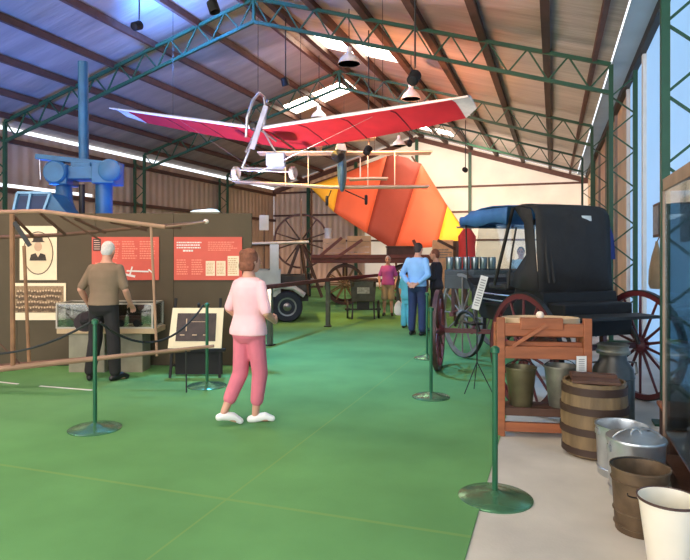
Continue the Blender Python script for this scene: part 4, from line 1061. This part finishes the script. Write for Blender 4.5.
def person(label, loc, rz, H, J, cl, vox=.008, hair=None, female=False, hd_yaw=0.0, hd_pitch=0.0, group=None, name='person'):
    s = H/1.75
    D0 = dict(shL=(-.172, 0, 1.41), shR=(.172, 0, 1.41), elL=(-.235, -.02, 1.13), elR=(.235, -.02, 1.13), wrL=(-.245, .08, .88), wrR=(.245, .08, .88),
              hpL=(-.088, 0, .92), hpR=(.088, 0, .92), knL=(-.10, .02, .50), knR=(.10, .02, .50), anL=(-.11, -.01, .085), anR=(.11, -.01, .085),
              toL=(-.13, .16, .03), toR=(.13, .16, .03), handL=(0, .1, -1), handR=(0, .1, -1), pnL=(1, 0, 0), pnR=(-1, 0, 0), lean=0.0, head=(0, .03, 1.635))
    D0.update(J)
    if female:
        for k_ in ('shL', 'shR'):
            if k_ not in J: D0[k_] = (D0[k_][0]*.9, D0[k_][1], D0[k_][2])
    V = {k_: (Vector(v)*s if isinstance(v, tuple) and not k_.startswith(('hand', 'pn')) else v) for k_, v in D0.items()}
    ln = D0['lean']
    bk = cl.get('bulk', 1.06)
    def ring(z, rx, ry, y0=0.0, g=1.0, add=0.0):
        if .8 < z < 1.46: g = g*bk
        return [Vector(((rx*g+add)*math.cos(t), (y0+ln*max(0, z-.95))+(ry*g+add)*math.sin(t), z))*s for t in [2*PI*i/24 for i in range(24)]]
    fm = female
    TS = [(.82, .10, .085, 0), (.88, .155, .115, -.01), (.95, .172 if fm else .162, .125, -.012), (1.02, .158 if fm else .155, .112, -.005), (1.10, .138 if fm else .15, .10, 0), (1.20, .148 if fm else .165, .105, 0), (1.30, .165 if fm else .180, .118, .005), (1.38, .168 if fm else .188, .105, 0), (1.44, .135 if fm else .15, .08, -.005), (1.48, .075, .062, -.005), (1.53, .053, .055, .0), (1.58, .05, .052, .012)]
    e = empty(name, loc, rz, label, 'person', group)
    # body
    mb = MB(); mb.loft([ring(z, rx, ry, y) for z, rx, ry, y in TS])
    h = V['head']; Rm = Euler((hd_pitch, 0, hd_yaw)).to_matrix()
    def hp(x_, y_, z_): return h+Rm @ (Vector((x_, y_, z_))*s)
    mb.ell(h, (.076*s, .094*s, .115*s), 20, 14, (hd_pitch, 0, hd_yaw))
    mb.ell(hp(0, .035, -.055), (.056*s, .058*s, .062*s), 16, 10, (hd_pitch, 0, hd_yaw))
    chain(mb, [hp(0, .092, .012), hp(0, .112, -.024)], [.009*s, .015*s])
    for sg in (-1, 1): mb.ell(hp(sg*.078, -.005, -.008), (.012*s, .024*s, .034*s), 10, 8, (hd_pitch, 0, hd_yaw))
    chain(mb, [hp(0, -.02, -.07), Vector((0, ln*.5*s-.005, 1.48*s))], [.055*s, .058*s])
    for q in 'LR':
        chain(mb, [V['sh'+q], V['sh'+q].lerp(V['el'+q], .5), V['el'+q], V['el'+q].lerp(V['wr'+q], .35), V['wr'+q]], [.054*s, .047*s, .040*s, .041*s, .026*s])
        chain(mb, [V['hp'+q], V['hp'+q].lerp(V['kn'+q], .5), V['kn'+q], V['kn'+q].lerp(V['an'+q], .35), V['an'+q]], [.088*s, .074*s, .054*s, .054*s, .036*s])
        f0 = V['an'+q]; t_ = V['to'+q]
        chain(mb, [f0+Vector((0, 0, -.03*s)), t_.lerp(f0, .3)+Vector((0, 0, -.005*s)), t_], [.038*s, .036*s, .026*s])
        hand(mb, V['wr'+q], D0['hand'+q], D0['pn'+q], 1 if q == 'R' else -1)
    me = remesh(mb, vox, [cl.get('skin', SKIN), EYEM, LIP], 'body')
    eyes = [hp(sg*.032, .088, .012) for sg in (-1, 1)]; mo = hp(0, .093, -.062)
    for p in me.polygons:
        c = p.center
        if any((c-q).length < .014*s for q in eyes): p.material_index = 1
        elif abs((Rm.inverted() @ (c-mo)).x) < .026*s and (c-mo).length < .03*s and abs((Rm.inverted() @ (c-mo)).z) < .008*s: p.material_index = 2
    o = bpy.data.objects.new('body', me); C.objects.link(o); o.parent = e
    # shirt
    sh = MB(); hem = cl.get('hem', .92)
    TT = [t for t in TS if hem+.03 < t[0] < 1.46]
    first = [t for t in TS if t[0] >= hem][0]
    rings = [ring(hem, first[1], first[2], first[3], 1.05, .016)]+[ring(z, rx, ry, y, 1.05, .014) for z, rx, ry, y in TT]+[ring(1.475, .085, .072, -.005, 1, .008)]
    sh.loft(rings)
    sv = cl.get('sleeve', .8)
    for q in 'LR':
        a, b_, c = V['sh'+q], V['el'+q], V['wr'+q]
        if sv <= 1: chain(sh, [a, a.lerp(b_, sv*.5), a.lerp(b_, sv)], [.060*s, .056*s, .056*s])
        else: chain(sh, [a, b_, b_.lerp(c, sv-1)], [.066*s, .056*s, .042*s])
    def add(nm, mb_, m_, v_=.011, it=3):
        q = bpy.data.objects.new(nm, remesh(mb_, v_, [m_], nm, it)); C.objects.link(q); q.parent = e; return q
    add('shirt', sh, cl['shirt'])
    # trousers
    tr = MB(); wz = cl.get('waist', 1.04)
    tr.loft([ring(z, rx, ry, y, 1.03, .008) for z, rx, ry, y in TS if z <= wz])
    lg = cl.get('leg', 1.9)
    for q in 'LR':
        a, b_, c = V['hp'+q], V['kn'+q], V['an'+q]; wd = cl.get('flare', 1.0)
        if lg <= 1: chain(tr, [a, a.lerp(b_, lg)], [.100*s, .088*s*wd])
        else: chain(tr, [a, a.lerp(b_, .5), b_, b_.lerp(c, lg-1)], [.100*s, .088*s, .072*s*wd, .060*s*wd])
    add('trousers' if lg > 1.2 else 'shorts', tr, cl['pants'])
    if cl.get('shoes'):
        for q in 'LR':
            z = MB(); f0, t_ = V['an'+q], V['to'+q]
            hl_ = f0+(f0-t_)*.30; hl_.z = max(f0.z-.045*s, t_.z)
            chain(z, [hl_, f0+Vector((0, 0, -.036*s)), t_.lerp(f0, .45)+Vector((0, 0, .004)), t_], [.036*s, .045*s, .043*s, .032*s])
            add('shoe', z, cl['shoes'], .009, 2)
    if hair:
        hm, style = hair; z = MB()
        if style == 'bob':
            z.ell(hp(0, -.022, .022), (.094*s, .100*s, .115*s), 18, 12); 
            for a in range(10):
                t = PI*(.05+.9*a/9)+PI; z.ell(hp(.072*math.cos(t), -.02+.075*math.sin(t), -.045), (.034*s, .036*s, .055*s), 10, 8)
            for a in range(14):
                t = a*2.4; z.ell(hp(.06*math.cos(t), -.03+.06*math.sin(t), .06+.03*math.sin(a)), (.036*s, .036*s, .034*s), 10, 8)
        else:
            z.ell(hp(0, -.014, .022), (.083*s, .094*s, .103*s), 18, 12); z.ell(hp(0, -.05, -.02), (.072*s, .055*s, .07*s), 14, 10)
        add('hair', z, hm, .008, 2)
    return e
GREYH = mat('white grey hair', (206, 202, 196), .8, 0, .15, 40, .4, 90); BRH = mat('auburn hair', (128, 76, 52), .8, 0, .25, 40, .5, 80)
DKH = mat('dark hair', (52, 44, 42), .8, 0, .2, 40)
TAUPE = mat('taupe cotton', (124, 104, 82), .85, 0, .08, 8); BLK = mat('black cotton', (36, 32, 32), .85, 0, .12, 8); PINK = mat('pale pink cotton', (242, 188, 190), .85, 0, .06, 8)
ROSE = mat('rose pink cotton', (214, 112, 126), .85, 0, .07, 8); WSH = mat('white shoe leather', (236, 230, 222), .5, 0, .05); BSH = mat('black shoe leather', (26, 24, 24), .45)
LBLUE = mat('light blue cotton', (142, 188, 232), .85, 0, .07, 8); JEAN = mat('navy denim', (44, 56, 92), .85, 0, .12, 12); PURP = mat('purple pink cotton', (186, 84, 148), .85, 0, .1, 8)
KHAKI = mat('khaki cotton', (176, 150, 112), .85, 0, .08); TURQ = mat('turquoise cotton', (96, 190, 212), .85, 0, .08); DARKC = mat('charcoal cotton', (46, 42, 50), .85, 0, .15)

x_, y_ = cw(-3.05, 7.58)
p1 = person('man with white grey hair, taupe t-shirt and black trousers, leaning over the glass case', (x_, y_, .01), T+math.radians(-4), 1.76,
  dict(lean=.16, head=(-.0, .13, 1.625), knL=(-.13, .05, .50), knR=(.12, .02, .50), anL=(-.17, -.02, .085), anR=(.16, -.02, .085), toL=(-.24, .13, .03), toR=(.25, .12, .03),
       shL=(-.178, .06, 1.40), shR=(.178, .06, 1.40), elL=(-.30, .0, 1.14), elR=(.27, .03, 1.13), wrL=(-.29, .17, .95), wrR=(.26, .19, .95), handL=(0, .8, -.6), handR=(0, .8, -.6), pnL=(0, -.3, -1), pnR=(0, -.3, -1)),
  dict(shirt=TAUPE, pants=BLK, shoes=BSH, sleeve=.85, hem=.95, flare=1.2), .008, (GREYH, 'short'), hd_pitch=-.3)
# black hat he holds
v = Matrix.Rotation(p1.rotation_euler.z, 3, 'Z') @ Vector((-.33, .235, .70))+Vector(p1.location)
e = empty('black_hat', v, 0, 'black hat held low in the left hand of the grey haired man', 'hat')
MB().lathe([(.16, .02), (.165, .03), (.09, .045), (.085, .12), (.06, .145), (.001, .14)], seg=24).build('crown_and_brim', BLK, e, True); e.rotation_euler = (.7, .5, 0)

x_, y_ = cw((249-345)/600*5.68, 5.68)
p2 = person('woman with auburn hair in pale pink top and rose cropped trousers, walking, seen from behind', (x_, y_, .01), T+math.radians(-35), 1.64,
  dict(shL=(-.165, .01, 1.395), shR=(.165, -.01, 1.395), elL=(-.265, -.02, 1.14), elR=(.26, -.03, 1.13), wrL=(-.20, .17, .99), wrR=(.16, .20, 1.02), handL=(.4, .8, -.1), handR=(-.4, .8, .1),
       knR=(.075, .08, .50), knL=(-.10, -.02, .50), anR=(.02, .07, .075), anL=(-.15, -.20, .13), toR=(.15, .18, .03), toL=(-.05, -.07, .03)),
  dict(shirt=PINK, pants=ROSE, shoes=WSH, sleeve=.9, hem=.90, leg=1.64, flare=1.14, bulk=1.10), .007, (BRH, 'bob'), True, hd_yaw=-.35)
x_, y_ = cw((417-345)/600*11.7, 11.7)
p3 = person('man in light blue shirt and navy jeans, hands clasped behind his back', (x_, y_, .01), T+math.radians(-32), 1.80,
  dict(lean=.06, elL=(-.27, -.09, 1.15), elR=(.27, -.09, 1.15), wrL=(-.08, -.175, .97), wrR=(.08, -.19, .97), handL=(1, -.1, -.3), handR=(-1, -.1, -.3), pnL=(0, -1, 0), pnR=(0, -1, 0), head=(0, .07, 1.63)),
  dict(shirt=LBLUE, pants=JEAN, shoes=BSH, sleeve=1.75, hem=.93, flare=1.15), .009, (DKH, 'short'), hd_pitch=-.15)
x_, y_ = cw((436-345)/600*12.3, 12.3)
p4 = person('person in dark clothes standing close beside the man in the light blue shirt', (x_, y_, .01), T+math.radians(70), 1.68,
  dict(elL=(-.22, .02, 1.14), elR=(.22, .02, 1.14), wrL=(-.10, .20, 1.12), wrR=(.10, .22, 1.14), handL=(.8, .5, 0), handR=(-.8, .5, 0), pnL=(0, -1, 0), pnR=(0, -1, 0)),
  dict(shirt=DARKC, pants=BLK, shoes=BSH, sleeve=1.6, flare=1.3), .010, (BRH, 'short'), True)
x_, y_ = cw((407-345)/600*12.75, 12.75)
p5 = person('child in turquoise clothes mostly hidden behind the man in the light blue shirt', (x_, y_, .01), T+math.radians(-40), 1.28,
  dict(), dict(shirt=TURQ, pants=TURQ, shoes=BSH, sleeve=.8, flare=1.5, hem=.7), .010, (DKH, 'short'))
v = Matrix.Rotation(p5.rotation_euler.z, 3, 'Z') @ Vector((-.30, .12, .25))+Vector(p5.location)
e = empty('white_bag', v, T, 'white carrier bag held by the child in turquoise', 'bag')
MB().loft([[Vector((rx*math.cos(t), .05*math.sin(t), z)) for t in [2*PI*i/16 for i in range(16)]] for rx, z in ((.06, 0), (.10, .05), (.10, .17), (.07, .25), (.02, .31))]).build('bag', WHITE, e, True)
x_, y_ = cw((388-345)/600*15.3, 15.3)
p6 = person('woman in purple pink top and khaki shorts facing the camera', (x_, y_, .01), T+PI+math.radians(-8), 1.52,
  dict(elL=(-.26, -.03, 1.14), elR=(.26, -.03, 1.14), wrL=(-.22, .12, .95), wrR=(.24, .10, .93)),
  dict(shirt=PURP, pants=KHAKI, shoes=BSH, sleeve=.8, leg=.95, hem=.9, flare=1.15), .009, (GREYH, 'short'), True)
x_, y_ = cw((521-345)/600*13.5, 13.5)
p7 = person('person in pale blue top seen through the carriage opening', (x_, y_, 0), T+math.radians(160), 1.74,
  dict(), dict(shirt=mat('pale blue cotton', (176, 214, 236), .85), pants=JEAN, shoes=BSH, sleeve=1.6), .011, (DKH, 'short'))

# ------------------------------------------------------------------ lights
def spotlight(loc, target, rgb, watt, size, label, blend=.8, r=.12):
    loc = Vector(loc); d = (Vector(target)-loc).normalized()
    e = empty('spotlight', loc, 0, label, 'spotlight', 'coloured spotlights')
    q = d.to_track_quat('-Z', 'Y'); 
    can = MB().lathe([(.06, .17), (.085, .15), (.09, -.02), (.082, -.02), (.078, .13), (.001, .14)], seg=20).build('can', BLACKM, e, True); can.rotation_euler = q.to_euler()
    zt = roofz(loc.x)-loc.z
    MB().tube([(0, 0, .1), (0, 0, zt)], .015, 6).build('drop_rod', IRON, e, True)
    L = bpy.data.lights.new('spot', 'SPOT'); L.energy = watt; L.color = lin(rgb); L.spot_size = math.radians(size); L.spot_blend = blend; L.shadow_soft_size = r
    o = bpy.data.objects.new('spot_light', L); C.objects.link(o); o.parent = e; o.rotation_euler = q.to_euler(); o.location = d*.03
    return e
def pw(u, v, d): return pt(u, v, d)
bh = roofhit(190, 0, -1)
spotlight((bh.x-.3, bh.y-1.3, 6.1), bh+Vector((0, .5, 0)), (70, 140, 255), 1500, 160, 'blue spotlight at the upper left washing the roof', 1.0)
spotlight(pt(110, -20, 8.6), pt(86, 190, 10.4), (80, 160, 255), 150, 60, 'blue spotlight aimed at the blue machine')
spotlight(Vector((-4.0, 13.2, 4.0)), (-3.4, 15.5, 6.4), (255, 160, 110), 1500, 150, 'orange spotlight washing the middle of the roof', 1.0)
spotlight(Vector((-1.9, 8.6, 4.2)), (-1.6, 10.5, 6.0), (255, 170, 120), 180, 150, 'added warm spotlight washing the near right slope of the roof', 1.0)  # extra lamp added to brighten the near roof
spotlight(Vector((-5.0, 8.2, 5.4)), (-3.2, 8.6, 0), (100, 188, 255), 2100, 84, 'cyan spotlight over the middle of the carpet', 1.0)
spotlight(Vector((-6.0, 13.0, 5.6)), (-5.2, 14.5, 0), (255, 205, 100), 1100, 75, 'amber spotlight over the carpet by the hand cart', 1.0)
spotlight(Vector((-4.5, 19.5, 5.2)), (-7.0, 26.0, 3.0), (255, 200, 150), 1300, 95, 'warm spotlight aimed at the striped sail', .8)
spotlight(Vector((-3.0, 22.0, 4.6)), (-2.0, 28.5, 4.2), (255, 226, 206), 1700, 120, 'white spotlight aimed at the white back lining', .8)
spotlight(Vector((-6.3, 5.2, 4.9)), (-6.0, 8.0, 1.5), (255, 180, 130), 300, 95, 'warm spotlight aimed at the red posters', 1.0)
spotlight(Vector((-7.0, 5.0, 5.2)), (*gnd(15, 400), 0), (255, 170, 255), 240, 40, 'lilac spotlight over the carpet at the far left', 1.0)
# unseen floor floodlights added behind the board to brighten wing and roof
def added_flood(loc, target, rgb, watt, size, label):
    f_ = empty('added_floodlight', loc, T, label, 'added floodlight', 'added floor floodlights')
    MB().box((0, 0, .02), (.3, .25, .04)).build('base', IRON, f_)
    MB().box((0, 0, .18), (.30, .16, .22), (.5, 0, 0)).build('housing', BLACKM, f_, bevel=.01)
    for x_ in (-.17, .17): MB().bar((x_, 0, .03), (x_, 0, .2), .02).build('bracket', IRON, f_)
    L = bpy.data.lights.new('added_flood', 'SPOT'); L.energy = watt; L.color = lin(rgb); L.spot_size = math.radians(size); L.spot_blend = 1; L.shadow_soft_size = .12
    o = bpy.data.objects.new('added_flood_light', L); C.objects.link(o); o.parent = f_; o.location = (0, .02, .36)
    dv = Matrix.Rotation(-T, 3, 'Z') @ (Vector(target)-Vector(f_.location)-Vector((0, 0, .36))); o.rotation_euler = dv.to_track_quat('-Z', 'Y').to_euler()
added_flood(camloc(215, 9.6), pt(300, 125, 11.3), (255, 222, 212), 1500, 110, 'added floor floodlight hidden behind the brown display board, tilted up at the aircraft')
added_flood(camloc(25, 11.6), roofhit(70, 25, -1), (50, 120, 255), 2200, 130, 'added blue floor floodlight hidden behind the left end of the display board')
added_flood(camloc(190, 9.6), roofhit(170, 40, -1), (90, 130, 255), 1300, 90, 'added blue floor floodlight hidden behind the middle of the display board')
def area(name, loc, rot, sx_, sy_, rgb, watt):
    L = bpy.data.lights.new(name, 'AREA'); L.shape = 'RECTANGLE'; L.size = sx_; L.size_y = sy_; L.energy = watt; L.color = lin(rgb)
    o = bpy.data.objects.new(name, L); C.objects.link(o); o.location = loc; o.rotation_euler = rot; return o
# daylight entering through the open front end of the shed
area('daylight', (-6.3, YF-.3, 2.6), (math.radians(82), 0, 0), 14, 5, (255, 248, 244), 920)

Wd = bpy.data.worlds.new('sky'); bpy.context.scene.world = Wd; Wd.use_nodes = True
bg = Wd.node_tree.nodes['Background']; bg.inputs[0].default_value = lin((232, 238, 246))+(1,); bg.inputs[1].default_value = 2.2

# ------------------------------------------------------------------ camera and view
cd = bpy.data.cameras.new('camera'); cam = bpy.data.objects.new('camera', cd); C.objects.link(cam)
cam.location = (0, 0, EYE); cam.rotation_euler = (PI/2, 0, T)
cd.sensor_width = 36; cd.lens = 600/690*36; cd.shift_y = -28/690; cd.clip_end = 200
sc = bpy.context.scene; sc.camera = cam
sc.view_settings.view_transform = 'Standard'; sc.view_settings.look = 'None'; sc.view_settings.exposure = 0.0; sc.view_settings.gamma = 1
